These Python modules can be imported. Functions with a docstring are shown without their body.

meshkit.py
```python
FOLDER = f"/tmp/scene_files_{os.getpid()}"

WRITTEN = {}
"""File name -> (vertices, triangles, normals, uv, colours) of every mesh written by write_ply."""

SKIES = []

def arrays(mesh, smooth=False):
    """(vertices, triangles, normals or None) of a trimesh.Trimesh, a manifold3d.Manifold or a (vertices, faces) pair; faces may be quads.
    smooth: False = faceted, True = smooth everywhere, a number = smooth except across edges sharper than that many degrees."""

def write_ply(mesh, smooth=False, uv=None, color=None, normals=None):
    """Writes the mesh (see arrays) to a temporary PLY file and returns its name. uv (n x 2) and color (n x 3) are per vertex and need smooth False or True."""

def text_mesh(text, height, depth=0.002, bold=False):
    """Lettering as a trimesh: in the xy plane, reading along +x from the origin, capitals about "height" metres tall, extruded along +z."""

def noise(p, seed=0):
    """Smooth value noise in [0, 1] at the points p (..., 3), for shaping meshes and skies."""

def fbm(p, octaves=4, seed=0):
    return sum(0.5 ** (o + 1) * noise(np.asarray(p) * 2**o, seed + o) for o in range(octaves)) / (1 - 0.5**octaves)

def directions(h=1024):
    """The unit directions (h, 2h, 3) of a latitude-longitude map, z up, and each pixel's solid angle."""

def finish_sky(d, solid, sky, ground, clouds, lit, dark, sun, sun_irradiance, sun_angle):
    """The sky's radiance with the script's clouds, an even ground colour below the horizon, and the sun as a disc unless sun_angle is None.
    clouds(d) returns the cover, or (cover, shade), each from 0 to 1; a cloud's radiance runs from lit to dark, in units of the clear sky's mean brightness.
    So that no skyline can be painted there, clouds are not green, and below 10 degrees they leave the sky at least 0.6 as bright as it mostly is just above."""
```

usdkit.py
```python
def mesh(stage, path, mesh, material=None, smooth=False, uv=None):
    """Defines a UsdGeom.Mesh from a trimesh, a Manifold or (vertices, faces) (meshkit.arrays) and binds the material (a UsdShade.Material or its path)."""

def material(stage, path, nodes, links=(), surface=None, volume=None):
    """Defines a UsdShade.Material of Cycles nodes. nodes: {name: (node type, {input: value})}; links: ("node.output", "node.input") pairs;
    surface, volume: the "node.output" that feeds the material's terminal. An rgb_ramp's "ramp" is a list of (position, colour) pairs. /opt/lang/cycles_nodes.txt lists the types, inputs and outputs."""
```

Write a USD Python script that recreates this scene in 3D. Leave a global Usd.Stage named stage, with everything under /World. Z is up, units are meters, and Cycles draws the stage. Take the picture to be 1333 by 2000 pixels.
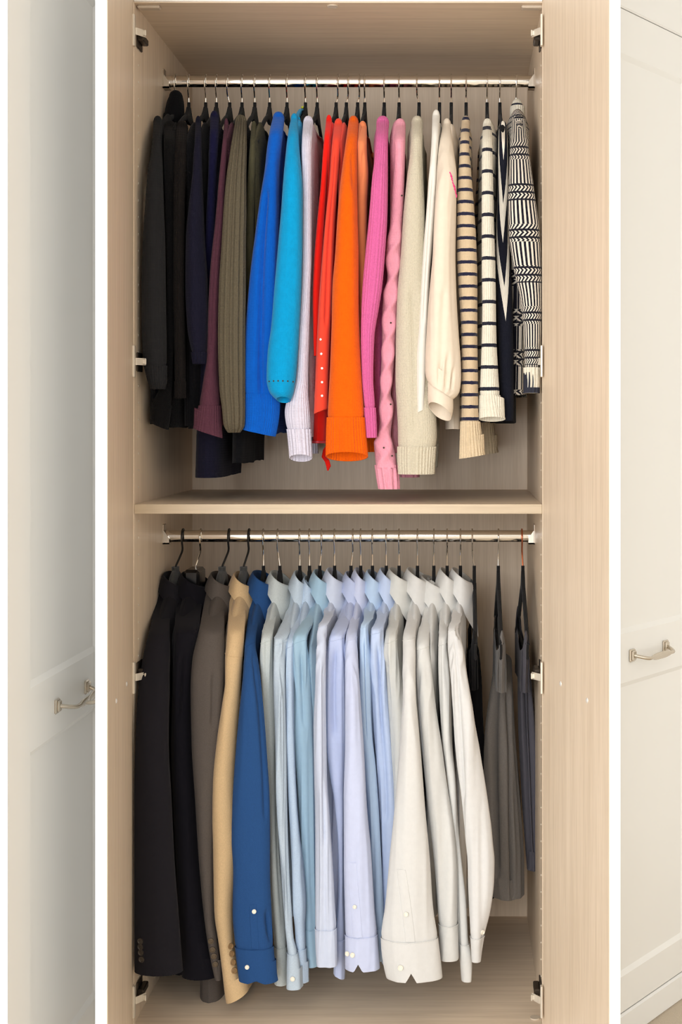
import math, numpy as np, trimesh, usdkit, meshkit
from pxr import Usd, UsdGeom, UsdLux, UsdShade, Gf, Sdf
from scipy.interpolate import PchipInterpolator
from shapely.geometry import Polygon, box as sbox

stage = Usd.Stage.CreateInMemory()
UsdGeom.SetStageUpAxis(stage, UsdGeom.Tokens.z)
UsdGeom.SetStageMetersPerUnit(stage, 1.0)
UsdGeom.Xform.Define(stage, '/World')
UsdGeom.Scope.Define(stage, '/World/Looks')
PI = math.pi

# ---------------------------------------------------------------- camera, lights, exposure
F, CX, CY, D0, CAMZ = 2722.0, 895.0, 825.0, 2.73, 1.26      # focal length and principal point (1333 x 2000 frame), distance to the wardrobe front, eye height
cam = UsdGeom.Camera.Define(stage, '/World/camera')
cam.AddTranslateOp().Set(Gf.Vec3d(0, -D0, CAMZ))
cam.AddRotateXYZOp().Set(Gf.Vec3f(90, 0, 0))
HA = 24.0
cam.CreateHorizontalApertureAttr(HA)
cam.CreateVerticalApertureAttr(HA * 2000 / 1333)
cam.CreateFocalLengthAttr(F / 1333 * HA)
cam.CreateHorizontalApertureOffsetAttr((666.5 - CX) / 1333 * HA)
cam.CreateVerticalApertureOffsetAttr(-(1000 - CY) / 1333 * HA)
cam.CreateClippingRangeAttr(Gf.Vec2f(0.05, 50))
cam.CreateExposureAttr(-0.04)

def rect_light(name, loc, rot, w, h, power, col=(1, .97, .92)):
    l = UsdLux.RectLight.Define(stage, '/World/' + name)
    l.AddTranslateOp().Set(Gf.Vec3d(*loc)); l.AddRotateXYZOp().Set(Gf.Vec3f(*rot))
    l.CreateWidthAttr(w); l.CreateHeightAttr(h); l.CreateIntensityAttr(power); l.CreateColorAttr(Gf.Vec3f(*col))
    return l
SUNNY = (.965, .985, 1.02)
rect_light('window_daylight', (-1.10, -4.28, 1.40), (90, 0, 0), 2.0, 1.9, 9.5, SUNNY)        # window behind the camera, left of it
rect_light('window_daylight_001', (1.50, -4.28, 1.40), (90, 0, 0), 1.2, 1.9, 3.4, SUNNY)     # its narrower neighbour
rect_light('side_window_daylight', (-2.48, -2.5, 1.45), (0, -90, 0), 1.8, 2.3, 3.0, SUNNY)   # the window in the left wall

WX = lambda px, y: (px - CX) / F * (D0 + y)          # photo measure -> metres at depth y behind the wardrobe front
WZ = lambda py, y: CAMZ - (py - CY) / F * (D0 + y)

# ---------------------------------------------------------------- helpers
used = {}
def numbered(path):
    n = used.get(path, 0); used[path] = n + 1
    return path if n == 0 else '%s_%03d' % (path, n)
def tag(p, label=None, cat=None, group=None, kind=None):
    for k, v in (('label', label), ('category', cat), ('group', group), ('kind', kind)):
        if v: p.SetCustomDataByKey(k, v)
    return p
def thing(name, label, cat, loc=(0, 0, 0), group=None, rot=None):
    x = UsdGeom.Xform.Define(stage, numbered('/World/' + name))
    x.AddTranslateOp().Set(Gf.Vec3d(*map(float, loc)))
    if rot is not None: x.AddRotateXYZOp().Set(Gf.Vec3f(*map(float, rot)))
    return tag(x.GetPrim(), label, cat, group)
def obj(name, mesh, mat, parent=None, off=(0, 0, 0), smooth=30, label=None):
    uv = None
    if isinstance(mesh, tuple) and len(mesh) == 3:
        v, f, uv = mesh; mesh = (np.asarray(v) - np.asarray(off), f); smooth = True
    elif isinstance(mesh, tuple):
        mesh = (np.asarray(mesh[0]) - np.asarray(off), mesh[1])
    else:
        mesh = mesh.copy(); mesh.apply_translation(-np.asarray(off, float))
    base = str(parent.GetPath()) if parent else '/World'
    m = usdkit.mesh(stage, numbered(base + '/' + name), mesh, M[mat], smooth=smooth, uv=uv)
    p = m.GetPrim()
    if label: tag(p, label)
    return p
def struct(name, mesh, mat, label):
    p = obj(name, mesh, mat); return tag(p, label, None, None, 'structure')
def cbox(x0, x1, y0, y1, z0, z1, c=0.0):
    """box, its edges chamfered by c"""
    if c <= 0:
        b = trimesh.creation.box((x1 - x0, y1 - y0, z1 - z0)); b.apply_translation(((x0 + x1) / 2, (y0 + y1) / 2, (z0 + z1) / 2)); return b
    pts = []
    for X, sx in ((x0, 1), (x1, -1)):
        for Y, sy in ((y0, 1), (y1, -1)):
            for Z, sz in ((z0, 1), (z1, -1)):
                pts += [(X + sx * c, Y + sy * c, Z), (X + sx * c, Y, Z + sz * c), (X, Y + sy * c, Z + sz * c)]
    return trimesh.convex.convex_hull(np.array(pts))
cat = trimesh.util.concatenate
def tube(pts, r, n=10, ry=None, up=(1, 0, 0), closed=False, caps=True):
    """swept ellipse: r along the sideways axis nearest 'up', ry across"""
    p = np.asarray(pts, float); k = len(p)
    t = (np.roll(p, -1, 0) - np.roll(p, 1, 0)) if closed else np.gradient(p, axis=0)
    t /= np.linalg.norm(t, axis=1, keepdims=True) + 1e-12
    a = np.asarray(up, float) - t * (t @ np.asarray(up, float))[:, None]
    a /= np.linalg.norm(a, axis=1, keepdims=True) + 1e-12
    b = np.cross(t, a)
    r = np.broadcast_to(r, (k,)); ry = r if ry is None else np.broadcast_to(ry, (k,))
    ph = np.arange(n) * 2 * PI / n
    v = p[:, None] + (r[:, None] * np.cos(ph))[..., None] * a[:, None] + (ry[:, None] * np.sin(ph))[..., None] * b[:, None]
    v = v.reshape(-1, 3); f = []
    for i in range(k if closed else k - 1):
        j = (i + 1) % k
        for q in range(n):
            q2 = (q + 1) % n
            f += [(i * n + q, i * n + q2, j * n + q2), (i * n + q, j * n + q2, j * n + q)]
    if not closed and caps:
        v = np.vstack([v, p[0], p[-1]]); c0, c1 = k * n, k * n + 1
        for q in range(n):
            q2 = (q + 1) % n
            f += [(c0, q2, q), (c1, (k - 1) * n + q, (k - 1) * n + q2)]
    return trimesh.Trimesh(v, np.array(f), process=False)
def grid_faces(nr, nc):
    i, j = np.meshgrid(np.arange(nr - 1), np.arange(nc - 1), indexing='ij')
    a = i * nc + j
    q = np.stack([a, a + 1, a + nc + 1, a + nc], -1).reshape(-1, 4)
    return np.vstack([q[:, [0, 1, 2]], q[:, [0, 2, 3]]])
def disc(p, normal, r, h, n=14):
    c = trimesh.creation.cylinder(radius=r, height=h, sections=n)
    T = trimesh.geometry.align_vectors([0, 0, 1], normal); T[:3, 3] = p
    c.apply_transform(T); return c
def button_mesh(p, normal, r):
    """a small sewn button: rim, dished centre"""
    prof = np.array([(0, .0006), (r * .55, .0006), (r * .7, .0016), (r * .95, .0014), (r, .0004), (r, -.0008), (0, -.0008)])
    c = trimesh.creation.revolve(prof, sections=16)
    T = trimesh.geometry.align_vectors([0, 0, 1], normal); T[:3, 3] = p
    c.apply_transform(T); return c

# ---------------------------------------------------------------- materials
M = {}
lin = lambda c: tuple(((x / 255) / 12.92 if x / 255 <= .04045 else ((x / 255 + .055) / 1.055) ** 2.4) for x in c)
class Net:
    def __init__(s): s.n, s.l, s.k = {}, [], 0
    def add(s, kind, out=None, _in=None, **inp):
        s.k += 1; nm = 'n%d' % s.k
        vals = {}
        for k, v in list(inp.items()) + list((_in or {}).items()):
            if isinstance(v, str) and '.' in v and v.split('.')[0] in s.n: s.l.append((v, nm + '.' + k))
            else: vals[k] = v
        s.n[nm] = (kind, vals)
        return nm + '.' + out if out else nm
    def math(s, op, a, b=0.0, c=0.0): return s.add('math', 'value', math_type=op, value1=a, value2=b, value3=c)
    def mix(s, f, a, b): return s.add('mix_color', 'result', fac=f, a=a, b=b)
    def done(s, name, surf):
        M[name] = usdkit.material(stage, '/World/Looks/' + name, s.n, s.l, surface=surf)
def plain(name, col, rough=.5, metal=0.0, bump=0.0, scale=200., var=0.0, **kw):
    N = Net(); col = lin(col)
    args = dict(roughness=rough, metallic=metal, base_color=col, **kw)
    if var or bump:
        tc = N.add('texture_coordinate', 'object')
        nz = N.add('noise_texture', None, vector=tc, scale=scale, detail=3.)
        if var: args['base_color'] = N.mix(nz + '.fac', tuple(c * (1 - var) for c in col), tuple(min(1, c * (1 + var)) for c in col))
        if bump: args['normal'] = N.add('bump', 'normal', height=nz + '.fac', strength=bump, distance=.002)
    N.done(name, N.add('principled_bsdf', 'BSDF', **args))
def wood(name, c1, c2, stretch):
    """pale ash laminate: fine long grain"""
    N = Net(); tc = N.add('geometry', 'position')
    m1 = N.add('mapping', 'vector', vector=tc, scale=stretch)
    a = N.add('noise_texture', 'fac', vector=m1, scale=1., detail=4., roughness=.6, distortion=.3)
    m2 = N.add('mapping', 'vector', vector=tc, scale=tuple(4.5 * s for s in stretch))
    b = N.add('noise_texture', 'fac', vector=m2, scale=1., detail=3., roughness=.7)
    g = N.math('add', N.math('multiply', a, .6), N.math('multiply', b, .5))
    col = N.add('rgb_ramp', 'color', fac=g, ramp=[(.3, lin(c1)), (.75, lin(c2))])
    nrm = N.add('bump', 'normal', height=b, strength=.12, distance=.001)
    N.done(name, N.add('principled_bsdf', 'BSDF', base_color=col, roughness=.45, normal=nrm, specular_ior_level=.35))
W1, W2 = (210, 189, 163), (236, 217, 193)
wood('wood_upright', W1, W2, (60., 60., 2.))
wood('wood_level', W1, W2, (2., 60., 60.))
wood('wood_edge', (184, 165, 138), (208, 190, 163), (2., 60., 60.))
plain('white_paint', (248, 247, 243), .3)
plain('wall_paint', (238, 235, 228), .8)
plain('ceiling_paint', (246, 245, 242), .9)
plain('carpet', (205, 188, 164), .95, bump=.8, scale=420., var=.18, sheen_weight=.2)
plain('chrome', (232, 230, 226), .07, 1.0)
plain('nickel', (205, 196, 182), .28, 1.0)
plain('hinge_steel', (228, 220, 205), .35, .45)
plain('hinge_dark', (70, 62, 54), .4, .7)
plain('copper', (214, 130, 96), .2, 1.0)
plain('black_wire', (22, 21, 21), .35)
plain('velvet', (9, 8, 9), .95, sheen_weight=.04, bump=.3, scale=900.)
plain('grey_flock', (60, 60, 58), .85, bump=.3, scale=700., sheen_weight=.2)
plain('black_plastic', (14, 13, 14), .22)
plain('clear_plastic', (205, 190, 170), .3)
plain('pearl_button', (236, 230, 214), .3)
plain('horn_button', (88, 74, 56), .35, var=.3, scale=150.)
plain('tan_button', (150, 118, 80), .35, var=.25, scale=150.)
plain('dark_button', (52, 46, 40), .3)
plain('steel_stud', (225, 222, 218), .25, .9)
plain('lining_tape', (200, 205, 40), .7)
plain('hole_dark', (60, 46, 34), .8)
plain('pink_thread', (235, 60, 130), .7)
plain('screw_white', (236, 232, 226), .3, .3)
plain('piping', (214, 70, 84), .6)
plain('navy_trim', (34, 36, 50), .85)

def fabric(name, col, kind='knit', rough=.92, sheen=.12, col2=None, pat=None, k=1.0, period=.0245, width=.2, off=0.0):
    """cloth in metres of its own length (st.v) and girth (st.u)"""
    N = Net(); col = lin(col); lum = sum(col) / 3; k *= .62 if lum < .03 else .8 if lum < .12 else 1.0; sheen = sheen if lum > .12 else .03; col = tuple(min(.80, c * k) for c in col)
    uvn = N.add('texture_coordinate', 'UV')
    sep = N.add('separate_xyz', None, vector=uvn); u, v = sep + '.x', sep + '.y'
    tc = N.add('texture_coordinate', 'object')
    base = col
    if pat == 'stripe':
        jit = N.math('multiply', N.add('noise_texture', 'fac', vector=tc, scale=160., detail=1.), .0016)
        fr = N.math('fraction', N.math('divide', N.math('add', N.math('add', v, jit), off), period))
        base = N.mix(N.math('less_than', fr, width), col, lin(col2))
    elif pat == 'weave':        # upright black and white ladders, broken by rows of hooked stitches
        band = N.math('fraction', N.math('divide', v, .082))
        zig = N.math('pingpong', v, .0075)
        inb = N.math('less_than', band, .42)
        u2 = N.math('add', u, N.math('multiply', N.math('multiply', zig, inb), 1.1))
        fr = N.math('fraction', N.math('divide', u2, .0098))
        blk = N.math('less_than', fr, .5)
        rowgap = N.math('multiply', N.math('less_than', N.math('fraction', N.math('divide', v, .0150)), .26), inb)
        base = N.mix(N.math('maximum', blk, rowgap), col, lin(col2))
    elif pat == 'chevron':
        tri = N.math('absolute', N.math('subtract', u, .05))
        fr = N.math('fraction', N.math('divide', N.math('add', v, N.math('multiply', tri, 4.2)), .165))
        on = N.math('multiply', N.math('multiply', N.math('greater_than', fr, .25), N.math('less_than', fr, .72)), N.math('less_than', N.math('add', v, N.math('multiply', tri, 4.2)), .44))
        base = N.mix(on, col, lin(col2))
    sc, var = {'knit': (70., .06), 'wool': (420., .10), 'woven': (90., .025), 'denim': (420., .08), 'jersey': (60., .03), 'fuzzy': (300., .07)}[kind]
    nz = N.add('noise_texture', 'fac', vector=tc, scale=sc, detail=3., roughness=.65)
    f = N.add('map_range', 'result', value=nz, from_min=.25, from_max=.75, to_min=1 - var, to_max=1 + var)
    base = N.add('mix_color', 'result', blend_type='multiply', fac=1.0, a=base, b=N.add('combine_color', 'color', r=f, g=f, b=f), use_clamp_result=False)
    if kind in ('knit', 'fuzzy'):
        w = N.math('add', N.math('sine', N.math('multiply', u, 2 * PI / .0042)), N.math('multiply', N.math('sine', N.math('multiply', v, 2 * PI / .0052)), .8))
        h = N.math('add', N.math('multiply', w, .3), N.math('multiply', N.add('noise_texture', 'fac', vector=tc, scale=420., detail=2.), 1.2 if kind == 'knit' else 3.))
        nrm = N.add('bump', 'normal', height=h, strength=.45, distance=.0012)
    elif kind == 'wool':
        nrm = N.add('bump', 'normal', height=N.add('noise_texture', 'fac', vector=tc, scale=700., detail=2.), strength=.4, distance=.001)
    else:
        wr = N.add('noise_texture', 'fac', vector=N.add('mapping', 'vector', vector=tc, scale=(22., 22., 14.)), scale=1., detail=3., roughness=.55)
        h = N.math('add', wr, N.math('multiply', N.add('noise_texture', 'fac', vector=tc, scale=900.), .06 if kind != 'denim' else .14))
        nrm = N.add('bump', 'normal', height=h, strength=.35 if kind != 'jersey' else .2, distance=.005)
    p = N.add('principled_bsdf', 'BSDF', base_color=base, roughness=rough, normal=nrm, sheen_weight=sheen, sheen_roughness=.5, specular_ior_level=.15)
    N.done(name, p)

# ---------------------------------------------------------------- the room
RX0, RX1, RY0, RY1, RH = -2.6, 2.3, -4.4, 0.68, 2.5
struct('floor', cbox(RX0, RX1, RY0, RY1, -.05, 0), 'carpet', 'beige cut pile carpet in front of the wardrobes')
struct('ceiling', cbox(RX0, RX1, RY0, RY1, RH, RH + .05), 'ceiling_paint', 'white ceiling above the wardrobes')
struct('wall_back', cbox(RX0, RX1, RY1, RY1 + .05, 0, RH), 'wall_paint', 'pale wall behind the wardrobes')
def holed_wall(axis, at, a0, a1, w):
    """wall with a window opening w=(a,b,z0,z1); axis 'y': the plane y=at, 'x': the plane x=at"""
    parts = []
    for (p0, p1, z0, z1) in ((a0, w[0], 0, RH), (w[1], a1, 0, RH), (w[0], w[1], 0, w[2]), (w[0], w[1], w[3], RH)):
        parts.append(cbox(p0, p1, at[0], at[1], z0, z1) if axis == 'y' else cbox(at[0], at[1], p0, p1, z0, z1))
    return cat(parts)
fw = (RY0 - .1, RY0)
struct('wall_front', cat([cbox(RX0, -2.1, *fw, 0, RH), cbox(-.1, .9, *fw, 0, RH), cbox(2.1, RX1, *fw, 0, RH)] + [cbox(a, b, *fw, z0, z1) for a, b in ((-2.1, -.1), (.9, 2.1)) for z0, z1 in ((0, .45), (2.35, RH))]), 'wall_paint', 'pale wall with two windows, opposite the wardrobes')
struct('wall_left', holed_wall('x', (RX0 - .1, RX0), RY0, RY1, (-3.65, -1.35, .55, 2.35)), 'wall_paint', 'pale wall with a window, left of the wardrobes')
struct('wall_right', cbox(RX1, RX1 + .1, RY0, RY1, 0, RH), 'wall_paint', 'pale wall right of the wardrobes')

# ---------------------------------------------------------------- wardrobes
XL, XR, YB, ZB, ZT = -.635, .1655, .60, .080, 2.082       # inside faces: left, right, back, bottom, top
ward = thing('wardrobe', 'open wardrobe, pale ash laminate inside, two rails of hanging clothes, white doors swung wide', 'wardrobe', (0, 0, 0))
obj('side_panel', cbox(XL - .018, XL, 0, YB, 0, ZT + .10, .001), 'wood_upright', ward)
obj('side_panel', cbox(XR, XR + .018, 0, YB, 0, ZT + .10, .001), 'wood_upright', ward)
obj('top_panel', cbox(XL, XR, 0, YB, ZT, ZT + .018), 'wood_level', ward)
obj('fascia', cbox(XL, XR, -.004, .012, ZT + .002, ZT + .10, .001), 'white_paint', ward, label='white strip above the opening')
obj('bottom_panel', cbox(XL, XR, 0, YB, ZB - .018, ZB), 'wood_level', ward)
obj('plinth', cbox(XL, XR, .03, .045, 0, ZB - .018), 'white_paint', ward)
obj('back_panel', cbox(XL - .018, XR + .018, YB, YB + .008, 0, ZT + .10), 'wood_upright', ward)
zs = WZ(985, 0)
obj('shelf', cbox(XL, XR, .002, YB, zs - .0185, zs, .0008), 'wood_level', ward)
obj('shelf_edge', cbox(XL + .0005, XR - .0005, 0, .002, zs - .0185, zs, .0004), 'wood_edge', ward, label='paler edging strip along the shelf front')
# shelf pin holes down both inner sides
pins = []
for k in range(56):
    z = .16 + k * .0335
    if abs(z - zs) > .03:
        pins.append(disc((XL + .0004, .038, z), (1, 0, 0), .0024, .0008, 8)); pins.append(disc((XR - .0004, .038, z), (-1, 0, 0), .0024, .0008, 8))
tag(obj('pin_hole', cat(pins), 'hinge_steel', ward), None, None, None, 'stuff')
# rails
RODY = .276
RZ = {'u': WZ(159, RODY), 'l': WZ(1047, RODY)}
for k in ('u', 'l'):
    ph = np.linspace(0, 2 * PI, 33)[:-1]
    sec = np.c_[.0085 * np.cos(ph), .0125 * np.sin(ph)]
    r = trimesh.creation.extrude_polygon(Polygon(sec), XR - XL - .002)
    # section (x,y) -> (y,z), length -> x
    r.apply_transform(np.array([[0, 0, 1, XL + .001], [1, 0, 0, RODY], [0, 1, 0, RZ[k]], [0, 0, 0, 1.]]))
    rail = obj('hanging_rail', r, 'chrome', ward, smooth=40)
    for s in (0, 1):
        xw = XL if s == 0 else XR; d = 1 if s == 0 else -1
        xa, xb = sorted((xw, xw + d * .0025)); cup = [cbox(xa, xb, RODY - .013, RODY + .013, RZ[k] - .015, RZ[k] + .026, .0008)]
        # cradle under the tube, its lip sloping away
        pr = Polygon([(0, -.0165), (.014, -.0165), (.014, -.004), (.003, .012), (0, .012)])
        for yy in (-.0125, .0085):
            e = trimesh.creation.extrude_polygon(pr, .004)
            e.apply_transform(np.array([[d, 0, 0, xw], [0, 0, 1, RODY + yy], [0, 1, 0, RZ[k]], [0, 0, 0, 1.]]))
            e.fix_normals(); cup.append(e)
        xa, xb = sorted((xw, xw + d * .014)); cup.append(cbox(xa, xb, RODY - .0125, RODY + .0125, RZ[k] - .0165, RZ[k] - .0135))
        obj('rail_bracket', cat(cup), 'nickel', rail)
# plastic pads under the top and on the bottom
for x in (XL + .025, XR - .018):
    pd = cbox(x - .022, x + .022, .012, .032, ZT - .006, ZT, .002); obj('cable_clip', pd, 'clear_plastic', ward)
obj('bumper_pad', disc((WX(650, .02), .02, ZT - .001), (0, 0, -1), .011, .003, 20), 'clear_plastic', ward)
obj('bumper_pad', disc((WX(1046, .03), .03, ZB + .001), (0, 0, 1), .010, .003, 20), 'clear_plastic', ward)

def shaker(w, z0, z1, stile, rails, t=.02, depth=.006, bev=.010, stile2=None):
    """door leaf in its own frame: x 0..w, outer face at y=0 looking to -y, thickness to y=t; panels recessed behind bevelled openings"""
    body = []
    xs0, xs1 = stile, w - (stile if stile2 is None else stile2)
    opens = [(xs0, xs1, a, b) for a, b in rails]
    cells = [sbox(0, z0, w, z1)]
    poly = cells[0]
    for o in opens: poly = poly.difference(sbox(o[0], o[2], o[1], o[3]))
    fr = trimesh.creation.extrude_polygon(poly, depth)          # frame
    fr.apply_transform(np.array([[1, 0, 0, 0], [0, 0, 1, 0], [0, 1, 0, 0], [0, 0, 0, 1.]])); fr.fix_normals(); body.append(fr)
    core = cbox(0, w, depth, t, z0, z1); body.append(core)
    for (a, b, c, d) in opens:                                   # bevel strips
        o = np.array([(a, 0, c), (b, 0, c), (b, 0, d), (a, 0, d)]); i = np.array([(a + bev, depth, c + bev), (b - bev, depth, c + bev), (b - bev, depth, d - bev), (a + bev, depth, d - bev)])
        v = np.vstack([o, i]); f = []
        for k in range(4):
            k2 = (k + 1) % 4; f += [(k, k2, 4 + k2), (k, 4 + k2, 4 + k)]
        bm = trimesh.Trimesh(v, f, process=False); body.append(bm)
    return cat(body)
def handle_mesh(L, proj=.032):
    """bow handle along x, standing out to -y: stepped square feet, wire arms, a wider flat grip"""
    parts = []
    for s in (-1, 1):
        parts.append(cbox(s * L / 2 - .011, s * L / 2 + .011, -.005, 0, -.013, .013, .002)); parts.append(cbox(s * L / 2 - .008, s * L / 2 + .008, -.009, -.004, -.010, .010, .002))
    t = np.linspace(-1, 1, 41)
    x = t * L / 2; e = np.clip((1 - np.abs(t)) / .32, 0, 1)
    y = -.007 - (proj - .007) * np.sin(e * PI / 2) ** .9
    z = -.006 * np.sin(e * PI / 2)
    flat = np.clip(1 - (np.abs(t) / .55) ** 4, 0, 1)
    parts.append(tube(np.c_[x, y, z], .0038 + .0036 * flat, 12, .0038 - .0010 * flat, up=(0, 0, 1)))
    return cat(parts)
def place(m, hx, hy, ang, flip=False):
    """door frame -> world: hinge at (hx,hy), leaf direction at angle ang; flip mirrors the leaf so that its outer face looks the other way"""
    c, s = math.cos(ang), math.sin(ang)
    T = np.array([[c, -s, 0, hx], [s, c, 0, hy], [0, 0, 1, 0], [0, 0, 0, 1.]])
    m = m.copy()
    if flip:
        m.apply_transform(np.diag([1, -1, 1, 1.]));
    m.apply_transform(T); m.fix_normals() if m.is_watertight else None
    return m
DZ0, DZ1 = .062, 2.17
MID = (.735, .835)
RAILS = [(.14, MID[0]), (MID[1], DZ1 - .09)]
HZ = .77
def own_door(hx, ang, flip):
    # the leaf: inner face on the hinge line, white shell outside, thin laminate inside
    t = .019
    leaf = shaker(.398, DZ0, DZ1, .085, RAILS, t=t)
    leaf.apply_translation((0, -t - .0012, 0))
    d = obj('door', place(leaf, hx, 0, ang, flip), 'white_paint', ward, smooth=20)
    lam = cbox(.0005, .3975, -.0012, 0, DZ0, DZ1)
    obj('inner_face', place(lam, hx, 0, ang, flip), 'wood_upright', d, label='ash laminate inner face of the white door')
    h = handle_mesh(.16); h.apply_translation((.2, -t - .0012, HZ))
    obj('handle', place(h, hx, 0, ang, flip), 'nickel', d, label='brushed nickel bow handle')
    for dx in (-.08, .08):
        sc = trimesh.creation.revolve(np.array([(0, .0022), (.0028, .0018), (.0048, .0006), (.005, 0), (0, 0)]), sections=16)
        T = trimesh.geometry.align_vectors([0, 0, 1], [0, 1, 0]); T[:3, 3] = (.2 + dx, 0, HZ); sc.apply_transform(T)
        obj('screw', place(sc, hx, 0, ang, flip), 'screw_white', d)
    return d
own_door(XL - .001, -math.radians(83), False)
own_door(XR + .001, -math.radians(180 - 102.7), True)
# hinges: flange on the door, arm, mounting plate on the side
for side in (0, 1):
    d = 1 if side == 0 else -1; xw = XL if side == 0 else XR
    ang = math.radians(7 if side == 0 else 12.7) * (1 if side == 0 else 1)
    for py, up in ((62, -1), (706, 0), (1322, 1), (1952, 1)):
        z = WZ(py, 0)
        fl = [cbox(xw, xw + d * .0045, -.016, -.0035, z - .031, z + .031, .001) if d > 0 else cbox(xw - .0045, xw, -.016, -.0035, z - .031, z + .031, .001)]
        h = obj('hinge', fl[0], 'hinge_steel', ward)
        a = np.array([(xw + d * .004, -.006, z - .007), (xw + d * .016, .012, z - .007), (xw + d * .016, .012, z + .007), (xw + d * .004, -.006, z + .007)])
        arm = trimesh.convex.convex_hull(np.vstack([a, a + np.array([d * .004, .004, 0])]))
        obj('hinge_arm', arm, 'hinge_steel', h)
        zz = z + up * .006
        plate = [cbox(*sorted((xw + d * .0005, xw + d * .0035)), .018, .060, zz - .019, zz + .019, .001), cbox(*sorted((xw + d * .003, xw + d * .015)), .016, .062, zz - .0065, zz + .0065, .002)]
        obj('mounting_plate', cat(plate), 'hinge_dark', h)
        obj('link', cat([cbox(*sorted((xw + d * .019, xw + d * .022)), .006, .012, z - .006, z + .006, .001), cbox(*sorted((xw + d * .008, xw + d * .0215)), .009, .012, z - .004, z + .004)]), 'hinge_steel', h)

# neighbour on the left: its door stands open at a right angle, outer face towards us
lw = thing('wardrobe', 'white wardrobe left of the open one, its panelled door standing out into the room', 'wardrobe', (0, 0, 0))
obj('body', cbox(RX0 + .02, XL - .02, .03, YB + .06, .06, ZT + .1), 'white_paint', lw)
obj('plinth', cbox(RX0 + .02, XL - .02, .06, .10, 0, .06), 'white_paint', lw)
leaf = shaker(.52, DZ0, DZ1, .108, [(.14, .707), (.814, DZ1 - .09)], t=.02, stile2=.018)
tilt = math.radians(1.5)
dirx, diry = math.sin(tilt), math.cos(tilt)
fx, fy = -.720, -.503                   # free edge, outer corner
T = np.array([[dirx, -diry, 0, fx], [diry, dirx, 0, fy], [0, 0, 1, 0], [0, 0, 0, 1.]])
leaf.apply_transform(T)
ld = obj('door', leaf, 'white_paint', lw, smooth=20)
h = handle_mesh(.18); h.apply_translation((.335, 0, .757)); h.apply_transform(T); obj('handle', h, 'nickel', ld, label='brushed nickel bow handle')

# corner unit on the right: front turned 54 degrees, closed door
rw = thing('wardrobe', 'white corner wardrobe at right with a closed panelled door set at an angle', 'wardrobe', (0, 0, 0))
c54, s54 = .59, .807
P0 = np.array([.262, .002]); dv = np.array([c54, s54]); nv = np.array([s54, -c54])     # front line, outward normal
Q = P0 + dv * .70
def prism(poly, z0, z1):
    m = trimesh.creation.extrude_polygon(Polygon(poly), z1 - z0); m.apply_translation((0, 0, z0)); return m
b0, b1 = P0 - nv * .021, Q - nv * .021
b0 = b0 + dv * .016
core = [tuple(b0), tuple(b1), (b1[0], RY1 - .005), (XR + .022, RY1 - .005), (XR + .022, b0[1] + .02)]
obj('body', prism(core, 0.0, RH - .002), 'white_paint', rw)
T = np.array([[c54, -s54 * -1 * -1, 0, P0[0]], [s54, c54, 0, P0[1]], [0, 0, 1, 0], [0, 0, 0, 1.]])
T[0, 1], T[1, 1] = -nv[0], -nv[1]
leaf = shaker(.485, .062, 2.10, .085, [(.134, .73), (.83, 2.01)], t=.02); leaf.apply_transform(T)
rd = obj('door', leaf, 'white_paint', rw, smooth=20)
h = handle_mesh(.145); h.apply_translation((.232, 0, .782)); h.apply_transform(T); obj('handle', h, 'nickel', rd, label='brushed nickel bow handle')
pl = cbox(0, .70, -.002, .021, 0, .058, .004); pl.apply_transform(T); obj('plinth', pl, 'white_paint', rw)
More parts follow.
